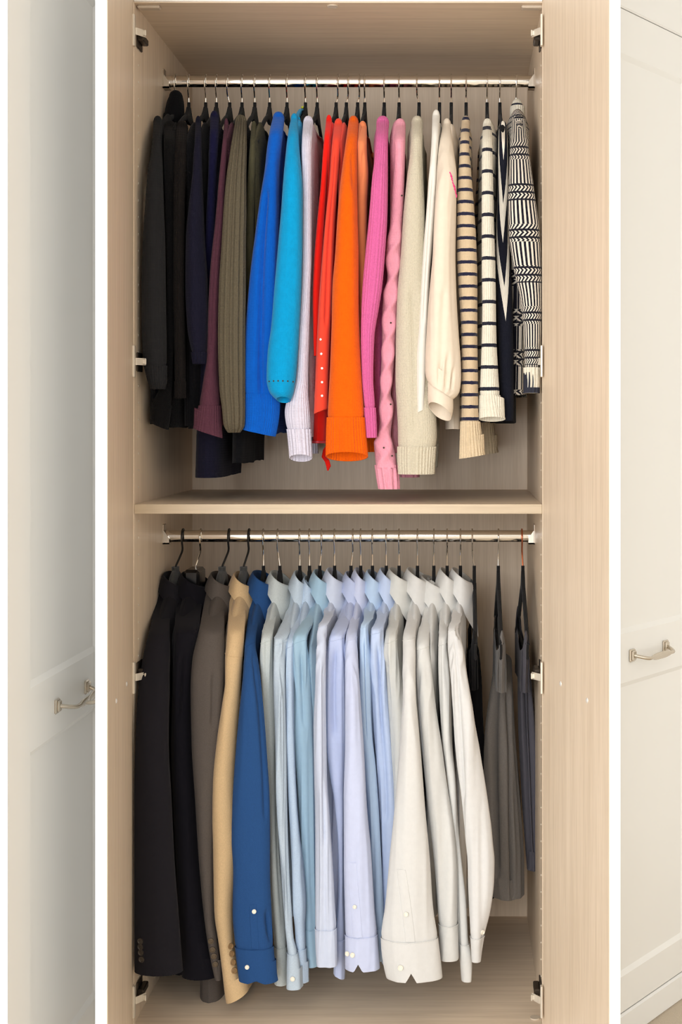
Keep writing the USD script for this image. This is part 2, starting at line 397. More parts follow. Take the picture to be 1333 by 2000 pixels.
co = cbox(0, .70, -.004, .021, 2.1015, RH - .004, .003); co.apply_transform(T); obj('cornice', co, 'white_paint', rw)
fi = cbox(.49, .70, .002, .021, .062, 2.10, .002); fi.apply_transform(T); obj('filler_panel', fi, 'white_paint', rw)

# ---------------------------------------------------------------- hangers
sst = lambda t: np.clip(t, 0, 1) ** 2 * (3 - 2 * np.clip(t, 0, 1))
HW = .21
APEX = {'u': -.067, 'l': -.090}
def ARM(s, zone='u'): return -.11 * np.abs(s) ** 1.6 if zone == 'u' else -.105 * np.abs(s) ** 1.15
HAW = {'u': .187, 'l': .150, 'w': .2}                     # half the hangers' own width
def hook_pts(neck, lean=0.0):
    r = .0165
    p = [(0, 0, neck - .012), (0, 0, neck)] + [(lean * q, -.004 * q ** 3, neck + (-.030 - neck) * q) for q in (.3, .6, 1.0)] + [(lean, -.012, -.016)]
    arc = [(lean, -r * math.cos(t), r * math.sin(t) - .0015) for t in np.linspace(-.15 * PI, 1.12 * PI, 22)]
    p = np.array(p + arc)
    for _ in range(2 if lean else 1):                      # round the bends
        q = np.empty((2 * len(p), 3)); q[0] = p[0]; q[-1] = p[-1]; q[1:-1:2] = .75 * p[:-1] + .25 * p[1:]; q[2:-1:2] = .25 * p[:-1] + .75 * p[1:]; p = q
    return p
def hook_mesh(neck, r=.0017, lean=0.0): return tube(hook_pts(neck, lean), r, 8)
def velvet_frame(zone, wide=False):
    HAWz = HAW['w' if wide else zone]
    n, ap = (-.048, APEX['u']) if zone == 'u' else (-.066, APEX['l'])
    parts = [tube(np.array([(0, 0, n + .002), (0, 0, n - .012), (0, 0, ap - .010)]), .0036, 12, np.array([.0045, .007, .016]), up=(1, 0, 0))]
    ap -= .020 if zone == 'l' and not wide else 0
    g = trimesh.creation.extrude_polygon(Polygon([(-.006, n - .008), (.006, n - .008), (.020, n - .022), (.048, ap - .012 + float(ARM(.048 / HW, zone))), (.044, ap - .020), (0, ap - .026), (-.044, ap - .020), (-.048, ap - .012 + float(ARM(.048 / HW, zone))), (-.020, n - .022)]).buffer(0), .007)
    g.apply_transform(np.array([[0, 0, 1, -.0035], [1, 0, 0, 0], [0, 1, 0, 0], [0, 0, 0, 1.]])); parts.append(g)
    y = np.linspace(-1, 1, 61) * HAWz; arm = np.c_[0 * y, y, ap - .012 + ARM(y / HW, zone) - (.034 if zone == 'l' and not wide else 0) * sst((np.abs(y) - .03) / .06)]
    parts.append(tube(arm, .0044 if wide else .0036, 10, .0065 - .0015 * np.abs(y / HAWz), up=(1, 0, 0)))
    zt = ap - .012 + float(ARM(HAWz / HW, zone)) - (.034 if zone == 'l' and not wide else 0); zb = zt - .035
    e = [(0, -HAWz, zt), (0, -HAWz + .002, zt - .012), (0, -HAWz + .012, zb + .006), (0, -HAWz + .030, zb)]
    e = e + [(0, -y, z) for (_, y, z) in e[::-1]]
    parts.append(tube(np.array(e), .003, 8, .0045, up=(1, 0, 0)))
    return cat(parts)
def contour_frame(zone, w=.009, mold=False):
    """broad moulded suit hanger with rounded shoulders"""
    ap = APEX[zone] + .020
    q = np.linspace(-1, 1, 61); y = q * .175; far = sst((np.abs(q) - .12) / .24)
    arm = np.c_[0 * q, y, ap - .014 + ARM(y / HW, zone) - .044 * far]
    parts = [tube(arm, w - .003 * far, 14, .015 - .008 * far, up=(1, 0, 0))]
    if mold: parts.append(cbox(-.017, .017, -.05, .03, ap - .040, ap + .002, .006))
    else: parts.append(tube(np.array([(0, 0, ap + .004), (0, 0, ap - .012)]), .008, 12, .014))
    return cat(parts)
proto = {}
def hanger(kind, zone, px_rod, px_neck, label, group):
    X = WX(px_neck, RODY); loc = (X, RODY, RZ[zone])
    lean = px_rod - px_neck
    if kind in ('velvet', 'wide'): lean = -4 if lean < -2 else 4 if lean > 2 else 0
    key = (kind, zone, lean)
    if key not in proto:
        t = thing('clothes_hanger', label, 'clothes hanger', loc, group)
        proto[key] = t
        n = -.048 if zone == 'u' else -.066
        ln = lean / F * 3.0
        if kind in ('velvet', 'copper', 'wide'):
            obj('hook', hook_mesh(n, .0017, ln), 'copper' if kind == 'copper' else 'chrome', t, label='copper hook' if kind == 'copper' else 'bright chrome hook')
            obj('frame', velvet_frame(zone, kind != 'velvet'), 'velvet', t)
        elif kind == 'contour':
            obj('hook', hook_mesh(n, .0022, ln), 'black_wire', t); obj('frame', contour_frame(zone), 'grey_flock', t)
        else:
            obj('hook', hook_mesh(n, .002, ln), 'chrome', t, label='bright chrome hook'); obj('frame', contour_frame(zone, .010, True), 'black_plastic', t)
        return t
    x = UsdGeom.Xform.Define(stage, numbered('/World/clothes_hanger'))
    x.GetPrim().GetReferences().AddInternalReference(proto[key].GetPath())
    x.GetPrim().SetInstanceable(True)
    x.ClearXformOpOrder(); x.AddTranslateOp().Set(Gf.Vec3d(*map(float, loc)))
    return tag(x.GetPrim(), label, 'clothes hanger', group)

# ---------------------------------------------------------------- garments
nz3 = lambda x, y, z, seed: meshkit.noise(np.stack([x, y, z], -1), seed)
def folds(x, y, z, seed, A, lam=.028, lz=.55):
    a = 2 * nz3(x / lam, y / lam + 7, z / lz + 3, seed) - 1
    b = 1 - 2 * np.abs(2 * nz3(x / (lam * .6), y / (lam * .6), z / (lz * .7), seed + 5) - 1)
    return A * (a + .45 * b)
class Tube:
    """a sleeve (or any hanging tube of cloth) given by its outline as seen from the front: rows (py, left, right)"""
    def __init__(s, keys, ytop, y, hd, seed, A=.003, grooves=(), lam=.028, dpt=None, L1=0., ymid=.078, L2=130., dk=None, tx=0., ty=0., twin=60, notch=None, shift=(0, 0), zref=0., xscale=1., wob=0.):
        k = np.array(keys, float); s.p0, s.p1 = k[0, 0], k[-1, 0]
        s.xl, s.xr = PchipInterpolator(k[:, 0], k[:, 1]), PchipInterpolator(k[:, 0], k[:, 2])
        s.ytop, s.y, s.hd, s.seed, s.A, s.lam = ytop, y, hd, seed, A, lam
        s.gr = [(PchipInterpolator([q[0] for q in g[0]], [q[1] for q in g[0]]), g[0][0][0], g[0][-1][0], g[1], g[2]) for g in grooves]
        s.dp = PchipInterpolator([s.p0, s.p0 + L1, s.p0 + L1 + L2, s.p0 + 2000], [ytop, ymid, y, y]) if L1 else PchipInterpolator([s.p0, s.p0 + 130, s.p0 + 2000], [ytop, y, y])
        if dk: s.dp = PchipInterpolator([q[0] for q in dk] + [dk[-1][0] + 3000], [q[1] for q in dk] + [dk[-1][1]])
        s.tx, s.ty, s.twin, s.notch, s.shift, s.zref, s.xscale, s.wob = tx, ty, twin, notch, shift, zref, xscale, wob
    def depth(s, py): return s.dp(np.clip(py, s.p0, s.p1))
    def point(s, py, ph, grow=0., rib=None, scale=1.):
        """py, ph broadcast arrays -> xyz; ph: 0 right, pi/2 front"""
        py, ph = np.broadcast_arrays(np.asarray(py, float), np.asarray(ph, float))
        yc = s.depth(py); D = D0 + yc
        pc = np.clip(py, s.p0, s.p1)
        xc = ((s.xl(pc) + s.xr(pc)) / 2 - CX) / F * D
        hw = (s.xr(pc) - s.xl(pc)) / 2 / F * D * s.xscale
        hd = s.hd * (1 - .35 * np.exp(-(py - s.p0) / 40.)) 
        hd = np.minimum(hd, hw * 1.5)
        c, sn = np.cos(ph), np.sin(ph)
        z = WZ(py, yc)
        nx, ny = c / hw, sn / hd; L = np.sqrt(nx * nx + ny * ny); nx, ny = nx / L, ny / L
        xx, yy = hw * c, -hd * sn
        d = folds(xc + xx, yc + yy, z, s.seed, s.A, s.lam) * sst((py - s.p0) / 60.) * (1 - .75 * np.abs(c) ** 4)
        px = CX + (xc + xx) * F / D
        for g, a, b, amp, w in s.gr:
            on = sst((py - a) / 30. + .2) * sst((b - py) / 30. + .2) * (sn > 0)
            d = d - amp * on * np.exp(-((px - g(np.clip(py, a, b))) / w) ** 2)
        if rib is not None: d = d + rib[1] * np.cos(rib[0] * ph)
        d = d + grow
        x = xc + (xx + nx * d) * scale; y = yc + (yy - ny * d) * scale
        if s.wob: x = x + s.wob * np.sin(py / 21. + s.seed)
        w = sst((py - (s.p1 - s.twin)) / s.twin)
        z = z + w * (s.tx * c + s.ty * sn)
        if s.notch is not None:
            pn, wn, hn = s.notch
            z = z + sst((py - (s.p1 - 40)) / 40.) * hn * np.clip(1 - np.abs(px - pn) / wn, 0, 1) * (sn > 0)
        return np.stack([x + s.shift[0], y, z + s.shift[1]], -1)
    def mesh(s, a=None, b=None, n=64, step=6., cap=True, lip=True, grow=0., rib=None, tail=0., inner=40, sc=1.):
        a = s.p0 if a is None else a; b = s.p1 if b is None else b
        rows = np.linspace(a, b, max(4, int((b - a) / step)))
        ph = np.linspace(-PI / 2, 1.5 * PI, n + 1)
        g = grow - (tail * sst((rows - (b - 14)) / 9.)[:, None] if tail else 0)
        P = [s.point(rows[:, None], ph[None], g, rib)]
        V = [np.broadcast_to(rows[:, None], (len(rows), n + 1))]
        if cap:
            top = s.point(np.full((1, 1), a), ph[None], grow, rib)[0]; c0 = top.mean(0)
            for q, up in ((.95, .004), (.8, .009), (.5, .013), (.02, .015))[::1]:
                r = c0 + (top - c0) * q; r[:, 2] += up
                P.insert(0, r[None]); V.insert(0, np.full((1, n + 1), a - up * 900))
        if lip:
            for q, dp in ((.975, .5), (.95, 3), (.93, inner * .5), (.9, inner)):
                e = s.point(np.full((1, 1), b), ph[None], grow - tail, rib); c0 = e[0].mean(0)
                r = c0 + (e[0] - c0) * np.array([q, q, 1]); r[:, 2] += dp / 975.
                P.append(r[None]); V.append(np.full((1, n + 1), b - dp))
        P = np.concatenate(P); V = np.concatenate(V)
        uv = np.stack([np.broadcast_to(ph / (2 * PI) * .2, V.shape), (V - s.zref) / 975.], -1)
        # upright: rows run down, columns counter-clockwise seen from above -> flip for outward normals
        f = grid_faces(P.shape[0], P.shape[1])[:, ::-1]
        return P.reshape(-1, 3), f, uv.reshape(-1, 2)
    def front(s, px, py, out=.001):
        """point and normal on the front of the cloth at a photo position"""
        yc = s.depth(py); D = D0 + yc
        l, r = float(s.xl(np.clip(py, s.p0, s.p1))), float(s.xr(np.clip(py, s.p0, s.p1)))
        c = np.clip((px - (l + r) / 2) / max((r - l) / 2, 1e-6), -.97, .97); ph = math.acos(c)
        q = s.point(py, ph); a = s.point(py, ph + .05) - s.point(py, ph - .05); b = s.point(py + 4, ph) - s.point(py - 4, ph)
        n = np.cross(a, b); n /= np.linalg.norm(n) + 1e-12
        if n[1] > 0: n = -n
        n = n + np.array([0, -.8, 0]); n /= np.linalg.norm(n)
        return q + n * out, n
    def strip(s, line, w, out=.0012, n=24):
        """a flat sewn strip lying on the front, along photo points (py, px)"""
        g = PchipInterpolator([q[0] for q in line], [q[1] for q in line]); py = np.linspace(line[0][0], line[-1][0], n)
        P = []
        for y in py: P.append([s.front(float(g(y)) + d, y, o)[0] for d, o in ((-w, .0001), (-w + .6, out), (0, out + .0003), (w - .6, out), (w, .0001))])
        P = np.array(P); uv = np.zeros((n, 5, 2)); uv[..., 1] = (py[:, None] - s.zref) / 975.
        return P.reshape(-1, 3), grid_faces(n, 5), uv.reshape(-1, 2)

def body_mesh(X, zone, zhem, T=.028, T2=None, dx=0., neck=.0, dl=.01, dr=.03, tn=.012, half=.205, halfb=.175, seed=0, A=.003, zref=0., hemw=.0, nu=44, nv=70, frontdrop=0., lift=.008, a0=None):
    """the trunk of a garment on its hanger: a flat bag in the (y,z) plane, hung over the arms; the left side is the back"""
    T2 = T if T2 is None else T2
    ap = RZ[zone] + APEX[zone]
    tt = np.linspace(0, 1, nv) ** 1.7
    u = np.concatenate([np.linspace(1, -1, nu), np.linspace(-1, 1, nu)])          # left side back->front, right side front->back
    sd = np.concatenate([-np.ones(nu), np.ones(nu)])
    u = np.sign(u) * np.abs(u) ** .85
    V, U = np.meshgrid(tt, u, indexing='ij'); S = np.broadcast_to(sd, V.shape)
    s0 = U * half / HW
    ztop = ap + ARM(s0, zone) + lift
    un = neck / half
    dip = np.zeros_like(U); gap = np.zeros_like(U)
    if neck > 0:
        q = np.sqrt(np.clip(1 - (U / un) ** 2, 0, 1)); dip = np.where(S < 0, dl, dr) * q; gap = tn * np.minimum(1, q * 1.6)
    z0 = ztop - dip
    zh = zhem + hemw * (np.sin(U * 5 + seed) * .6 + np.sin(U * 11 + seed * 2) * .4)
    z = z0 + (zh - z0) * V
    hb = half + (halfb - half) * sst((z0 - z) / .16)
    y = RODY + U * hb
    edge = np.sqrt(np.clip(1 - np.abs(U) ** 6, 0, 1))
    dd = (z0 - z)
    th = np.maximum(gap, T * np.sqrt(np.clip(dd / .035, 0, 1)))
    th = np.maximum(th, .0) + (T2 - T) * sst(dd / .4)
    th = np.maximum(th * edge, np.where(V > 0, .001, 0.0))
    fo = folds(y, y * 0 + X * 9, z, seed, A, .045, .5) * sst(dd / .12) * edge
    x = X + dx * V + S * th / 2 + fo
    P = np.stack([x, y, z], -1)
    uv = np.stack([U * .2 + S * 0.3, (RZ[zone] + .05 - z) ], -1)
    if zref: uv[..., 1] = (WZ(zref, .06) - z)
    f = grid_faces(P.shape[0], P.shape[1])
    return P.reshape(-1, 3), f, uv.reshape(-1, 2)
def neck_loop(X, zone, neck, dl, dr, tn, half, lift=.008, n=28):
    ap = RZ[zone] + APEX[zone]; un = neck / half; pts = []
    for S, us in ((-1, np.linspace(.985, -.985, n)), (1, np.linspace(-.985, .985, n))):
        for w in us:
            U = w * un; q = math.sqrt(max(0, 1 - w * w)); s0 = U * half / HW
            pts.append((X + S * max(.0015, tn * min(1, q * 1.6) / 2), RODY + U * half, ap + float(ARM(s0, zone)) + lift - (dl if S < 0 else dr) * q))
    return np.array(pts)
def shirt_collar(X, zone, a=.020, b=.060, ztop=-.006, drop=.030, leaf=.027, point=.090, flare=.012, gapang=.55, xo=0., n=72, button_side=1):
    """turned-down collar round the hanger's neck: stand, fold and leaf ending in two points at the garment's front (+x)"""
    z0 = RZ[zone] - .066 + ztop
    ph = np.linspace(gapang, 2 * PI - gapang, n)
    prof = np.linspace(0, 1, 15)
    P = np.zeros((15, n, 3))
    f = (1 + np.cos(ph)) / 2
    zt = z0 - drop * f ** 1.2
    L = leaf + point * f ** 1.5
    for i, t in enumerate(prof):
        if t < .38:                                      # stand, from its foot up
            q = t / .38; r = 1.0 + .02 * (1 - q); z = zt - .036 * (1 - q) - .002
        elif t < .56:                                    # the fold
            q = (t - .38) / .18; r = 1.0 + .0; z = zt + .003 * math.sin(q * PI)
        else:
            q = (t - .56) / .44; r = 1.0; z = zt - L * q
        o = 0 if t < .38 else (.0045 * (1 - math.cos(PI * (t - .38) / .18)) / 2 if t < .56 else .0045 + flare * ((t - .56) / .44) ** .8)
        P[i, :, 0] = X + xo + (a + o) * np.cos(ph) * (1 + .25 * (np.cos(ph) > 0) * np.cos(ph))
        P[i, :, 1] = RODY + (b * r + o * 1.1) * np.sin(ph)
        P[i, :, 2] = z
    uv = np.zeros((15, n, 2)); uv[..., 0] = ph[None] * .03; uv[..., 1] = prof[:, None] * .1
    return P.reshape(-1, 3), grid_faces(15, n)[:, ::-1], uv.reshape(-1, 2)

SH0 = {'u': 268, 'l': 1248}
def trim_keys(keys, start):
    k = np.array(keys, float)
    if k[0, 0] < start < k[-1, 0]:
        l, r = PchipInterpolator(k[:, 0], k[:, 1]), PchipInterpolator(k[:, 0], k[:, 2])
        k = np.vstack([[start, l(start), r(start)], k[k[:, 0] > start + 4]])
    return [tuple(q) for q in k]

def garment(name, label, category, zone, hook, mat, keys, y=.06, hd=.024, cuff=None, cuffmat=None, rib=None, hem=None, T=.026, T2=None, dx=0., neck=.125, dl=.045, dr=.06,
            tn=.014, A=.003, Ab=.003, lam=.030, seed=1, grooves=(), tx=0., ty=0., notch=None, back=(0, 0), group=None, collar=None, start=None, neckband=True, neckmat=None,
            srib=None, cuffgrow=.0008, halfb=.175, wob=0., hemw=.002, half=.205, hangpx=None, zref=None, cuff_keys=None, backcuff=True, bodymat=None, backkeys=None, backy=.485, lift=.002, ytop=.145, cuff_tx=0., cuff_ty=0., tuck=.001, seam=None, L1=34., ymid=.078, L2=130., dk=None):
    """a top on a hanger: body, front and rear sleeve, cuffs and neck; returns the prim and the front sleeve's tube"""
    hx = hook if hangpx is None else hangpx
    X = WX(hx, RODY)
    zr = 200 if zone == 'u' else 1100
    zr = zr if zref is None else zref
    off = (X, RODY, RZ[zone] - .05)
    t = thing(name, label, category, off, group)
    hemz = WZ(830 if zone == 'u' else 1800, .15) if hem is None else WZ(hem[0], hem[1])
    bm = body_mesh(X, zone, hemz, T, T2, dx, neck if not collar else .055, dl, dr, tn, half, halfb, seed, Ab, zr, hemw, lift=lift)
    b = obj('body', bm, bodymat or mat, t, off)
    kk = trim_keys(keys, 0 if start is None else start)
    s = Tube(kk, ytop, y, hd, seed, A, grooves, lam, L1=L1, ymid=ymid, L2=L2, dk=dk, tx=tx, ty=ty, notch=notch, zref=zr, wob=wob)
    n = 64 if not srib else max(64, srib[0] * 6)
    if cuff and not cuff_keys:
        m = s.mesh(s.p0, cuff + 5, n=n, lip=True, rib=srib, inner=6, tail=tuck)
        sl = obj('sleeve', m, mat, t, off)
        cn = max(64, (rib or (0, 0))[0] * 6)
        obj('cuff', s.mesh(cuff, s.p1, n=cn, cap=False, grow=cuffgrow, rib=rib, step=5), cuffmat or mat, sl, off)
        if collar: ph = np.linspace(.1, PI - .1, 26); obj('cuff_seam', tube(s.point(np.full(26, cuff + 1.), ph, cuffgrow), .0008, 6), mat, sl, off)
    else:
        sl = obj('sleeve', s.mesh(n=n, rib=srib), mat, t, off)
        if cuff_keys:
            c = Tube(cuff_keys, y, y, hd * .95, seed + 3, A * .6, tx=cuff_tx, ty=cuff_ty, zref=zr, twin=80)
            obj('cuff', c.mesh(cap=False, rib=rib, n=max(64, (rib or (0, 0))[0] * 6), step=5), cuffmat or mat, sl, off)
    # the rear sleeve
    yb = backy
    if backkeys: kb = backkeys
    else:
        kb = []
        for (py, l, r) in kk:                       # same places in the room, further back
            yc = float(s.depth(py)); z = WZ(py, yc); x0, x1 = WX(l, yc), WX(r, yc)
            D = D0 + yb; kb.append((CY - (z - CAMZ) * F / D, CX + (x0 + back[0]) * F / D, CX + (x1 + back[0]) * F / D))
    if collar and not backkeys: kb = kb[2:]
    s2 = Tube(kb, .39 if collar else .552 - ytop, yb, hd, seed + 11, A, L1=L1, ymid=.474, zref=zr, shift=(0, back[1]), tx=tx)
    pc = None
    if cuff and not cuff_keys: pc = kb[-1][0] - (kk[-1][0] - cuff) * .87
    if pc and not backkeys:
        sb = obj('sleeve', s2.mesh(s2.p0, pc + 5, n=40, step=10, rib=srib if not srib else (srib[0], srib[1])), mat, t, off)
        obj('cuff', s2.mesh(pc, s2.p1, n=max(40, (rib or (0, 0))[0] * 4), cap=False, grow=cuffgrow, rib=rib, step=8), cuffmat or mat, sb, off)
    else: obj('sleeve', s2.mesh(n=40 if not srib else srib[0] * 5, step=10, rib=srib), mat, t, off)
    for q in (seam or ()):
        ph = np.linspace(.12, PI - .12, 26); obj('shoulder_seam', tube(s.point(q[0] + (q[1] if len(q) > 1 else 0) * np.cos(ph), ph, .0002), .0007, 6), mat, sl, off)
    if collar: obj('collar', shirt_collar(X, zone, **collar), mat, t, off)
    elif neckband and neck > 0:
        lp = neck_loop(X, zone, neck, dl, dr, tn, half, lift)
        obj('neckband', tube(lp, .0025, 8, .004, up=(0, 0, 1), closed=True), neckmat or mat, t, off)
    return t, s, sl, off

UG, LG = 'slim black velvet hangers on the upper rail', 'slim black velvet hangers on the lower rail'
exec_order = []
# ---- cloth
fabric('charcoal_knit', (47, 47, 49)); fabric('black_fuzzy', (20, 19, 20), 'fuzzy'); fabric('black_brown_knit', (32, 27, 25)); fabric('navy_knit', (30, 29, 50)); fabric('ink_blue_knit', (27, 26, 66))
fabric('plum_knit', (96, 56, 70)); fabric('olive_knit', (104, 95, 77), 'fuzzy'); fabric('dark_olive_knit', (84, 80, 58)); fabric('royal_blue_knit', (0, 88, 186)); fabric('turquoise_knit', (0, 150, 205))
fabric('lilac_knit', (212, 208, 222)); fabric('red_knit', (240, 28, 16), 'jersey'); fabric('coral_jersey', (246, 72, 50), 'jersey'); fabric('orange_knit', (236, 94, 0)); fabric('peach_jersey', (252, 136, 88), 'jersey')
fabric('pink_knit', (212, 100, 155), 'fuzzy'); fabric('rose_knit', (242, 155, 172)); fabric('oat_knit', (202, 193, 171), 'fuzzy'); fabric('white_jersey', (230, 226, 216), 'jersey'); fabric('cream_jersey', (226, 212, 192), 'jersey', rough=.7)
fabric('beige_stripe', (204, 182, 150), col2=(38, 38, 60), pat='stripe', period=.0240, width=.27, off=.0165); fabric('beige_knit', (208, 188, 156)); fabric('cream_stripe', (224, 217, 199), col2=(36, 37, 50), pat='stripe', period=.0434, width=.16, off=.0362)
fabric('cream_knit', (222, 215, 197)); fabric('navy_chevron', (33, 35, 48), col2=(236, 228, 212), pat='chevron'); fabric('ladder_knit', (224, 215, 200), col2=(26, 26, 36), pat='weave'); fabric('black_knit', (20, 20, 24))
fabric('charcoal_suiting', (38, 36, 42), 'wool'); fabric('black_suiting', (26, 24, 32), 'wool'); fabric('grey_suiting', (98, 90, 84), 'wool'); fabric('tan_flannel', (204, 174, 132), 'wool')
fabric('indigo_denim', (42, 82, 136), 'denim'); fabric('grey_denim', (186, 193, 192), 'denim'); fabric('pale_denim', (184, 198, 210), 'denim'); fabric('sky_denim', (180, 198, 218), 'denim'); fabric('aqua_cotton', (158, 188, 208), 'woven')
fabric('ice_cotton', (198, 206, 224), 'woven'); fabric('periwinkle_cotton', (184, 194, 224), 'woven'); fabric('lavender_cotton', (196, 203, 228), 'woven'); fabric('chambray', (180, 202, 228), 'woven'); fabric('cornflower_cotton', (188, 203, 240), 'woven')
for i, c in enumerate(((234, 234, 228), (240, 239, 235), (238, 237, 232), (239, 238, 233), (241, 240, 237))): fabric('white_cotton_%d' % i, c, 'woven', k=.76)
fabric('black_crepe', (24, 24, 28), 'woven'); fabric('grey_wool', (116, 111, 106), 'wool'); fabric('slate_crepe', (92, 90, 98), 'woven')

# ---- hangers on the upper rail: (rail px, neck px, what it carries)
UH = [(342, 343, 'charcoal turtleneck'), (367, 369, 'fuzzy black sweater'), (402, 402, 'black brown sweater'), (422, 423, 'dark navy sweater'), (446, 449, 'ink blue sweater'), (472, 473, 'plum sweater'),
      (497, 498, 'ribbed olive sweater'), (525, 527, 'plain dark olive sweater'), (560, 561, 'royal blue sweater'), (598, 597, 'turquoise sweater'), (621, 620, 'pale lilac sweater'), (660, 657, 'bright red top'),
      (682, 677, 'coral top with studs on its sleeve'), (703, 699, 'orange sweater'), (713, 713, 'peach top'), (751, 751, 'bright pink sweater'), (779, 780, 'pale pink cable sweater'), (816, 819, 'fuzzy oatmeal sweater'),
      (858, 859, 'plain white top'), (883, 882, 'cream blouse'), (909, 911, 'beige sweater with close navy stripes'), (954, 952, 'cream sweater with wide navy stripes'), (978, 977, 'navy sweater with white zigzags'), (1009, 1009, 'black and white ladder knit')]
for a, b, w in UH: hanger('velvet', 'u', a, b, 'slim black velvet hanger, chrome hook, carrying the ' + w, UG)
hanger('contour', 'l', 358, 343, 'broad dark grey hanger with black hook carrying the navy charcoal blazer by the side wall', 'broad dark grey suit hangers')
hanger('molded', 'l', 393, 382, 'glossy black plastic hanger with chrome hook carrying the black blazer', None)
hanger('contour', 'l', 448, 434, 'broad dark grey hanger with black hook carrying the mid grey blazer', 'broad dark grey suit hangers')
hanger('contour', 'l', 487, 476, 'broad dark grey hanger with black hook carrying the tan blazer', 'broad dark grey suit hangers')
LH = [(513, 515, 'dark blue shirt'), (544, 547, 'grey denim shirt'), (586, 586, 'pale denim shirt'), (604, 605, 'sky blue denim shirt'), (628, 625, 'aqua shirt'), (653, 654, 'ice blue shirt'),
      (690, 686, 'periwinkle shirt'), (703, 705, 'lavender shirt with two cuff buttons'), (730, 728, 'chambray shirt'), (755, 755, 'cornflower shirt beside the white shirts'), (779, 780, 'white shirt next to the blue shirts'),
      (814, 816, 'white shirt with the widest sleeve'), (846, 848, 'white shirt with the low wide collar'), (873, 874, 'white shirt with a slim sleeve'), (898, 900, 'white shirt next to the black garment'),
      (924, 927, 'black sleeveless top'), (976, 974, 'grey wool garment')]
for a, b, w in LH: hanger('wide' if a > 910 else 'velvet', 'l', a, b, 'slim black velvet hanger, chrome hook, carrying the ' + w, LG)
hanger('copper', 'l', 1020, 1022, 'slim black velvet hanger with copper hook carrying the slate garment', None)

G = garment
# ---- upper rail, left to right
t, s, sl, off = G('turtleneck', 'charcoal knit turtleneck with a tall black neck, beside the left wall', 'sweater', 'u', 342, 'charcoal_knit', [(240, 300, 317), (300, 296, 316), (330, 290, 317), (400, 284, 319), (480, 279, 322), (560, 277, 323), (620, 277, 324), (690, 280, 325), (740, 289, 324), (760, 296, 321)],
      y=.035, cuff=714, rib=(26, .0008), hem=(828, .2), T=.030, neck=.07, neckband=False, seed=1, dx=-.01)
tn = Tube([(190, 331, 357), (200, 327, 359), (220, 323, 360), (250, 320, 361), (262, 318, 362)], RODY, RODY, .055, 5, .002, zref=200)
obj('collar', tn.mesh(cap=True, step=4), 'black_knit', t, off, label='tall black rolled neck')
G('sweater', 'fuzzy black sweater between the charcoal turtleneck and the black brown knit', 'sweater', 'u', 367, 'black_fuzzy', [(250, 320, 345), (400, 322, 345), (600, 325, 343), (700, 325, 338), (760, 312, 336), (790, 298, 334), (815, 295, 331), (832, 297, 328)], y=.085, hem=(834, .25), T=.026, seed=2, cuff=790, tx=-.008)
G('sweater', 'black brown fine rib sweater next to the fuzzy black one', 'sweater', 'u', 402, 'black_brown_knit', [(250, 345, 367), (400, 341, 360), (560, 341, 359), (660, 342, 361), (778, 343, 362)], y=.065, hem=(832, .12), T=.034, T2=.045, seed=3, cuff=745, rib=(24, .0009), srib=(24, .0006), bodymat='black_knit')
G('sweater', 'dark navy sweater with ribbed cuff ending above its black hem', 'sweater', 'u', 422, 'navy_knit', [(240, 382, 393), (330, 377, 394), (400, 370, 396), (470, 364, 399), (560, 363, 405), (640, 367, 406), (690, 376, 404), (711, 379, 402)], y=.055, hem=(836, .12), T=.028, T2=.04, seed=4, cuff=688, rib=(20, .001), dx=-.015, bodymat='black_knit')
G('sweater', 'ink blue sweater squeezed between the dark navy and plum ones', 'sweater', 'u', 446, 'ink_blue_knit', [(230, 411, 428), (330, 408, 424), (450, 402, 419), (520, 400, 413), (600, 400, 410), (760, 399, 412)], y=.10, hem=(930, .2), T=.026, T2=.06, seed=5, dx=-.02, hemw=.0, bodymat='navy_knit')
G('sweater', 'plum knit sweater with a wide flared cuff', 'sweater', 'u', 472, 'plum_knit', [(245, 438, 447), (330, 430, 442), (430, 420, 437), (520, 411, 432), (600, 407, 428), (700, 404, 427), (740, 398, 428), (800, 388, 431), (846, 379, 434)], y=.06, hd=.02, hem=(832, .2), seed=6, tx=-.010, grooves=[([(380, 432), (520, 421), (680, 417)], .006, 5)], cuff=792, rib=(30, .0005), dx=-.02)
G('sweater', 'chunky ribbed olive sweater with rolled sleeve end', 'sweater', 'u', 497, 'olive_knit', [(238, 462, 480), (300, 452, 480), (350, 445, 479), (410, 440, 479), (480, 436, 478), (560, 431, 478), (660, 429, 477), (760, 432, 477), (800, 437, 477), (830, 440, 476), (845, 448, 467)], y=.04, hd=.030, hem=(900, .3), T=.03, seed=7, srib=(13, .0026), A=.0012, dx=-.012, bodymat='black_knit')
G('sweater', 'plain dark olive sweater half hidden behind the royal blue one', 'sweater', 'u', 525, 'dark_olive_knit', [(250, 491, 502), (330, 486, 500), (400, 483, 498), (500, 481, 496), (560, 479, 492), (680, 476, 488), (800, 474, 490)], y=.10, hem=(832, .25), T=.026, T2=.04, seed=8, dx=-.012, hemw=0.)
G('sweater', 'royal blue sweater with a wide flared cuff', 'sweater', 'u', 560, 'royal_blue_knit', [(232, 533, 556), (270, 525, 552), (330, 518, 547), (390, 508, 546), (450, 500, 546), (530, 490, 545), (600, 483, 545), (680, 477, 543), (750, 474, 545), (790, 477, 546), (846, 476, 537)], y=.06, hd=.024, hem=(846, .25), seed=9, grooves=[([(370, 523), (450, 517), (560, 513), (700, 512), (780, 515)], .012, 6)], cuff=770, rib=(44, .0005), tx=-.007, dx=-.02, T=.028)
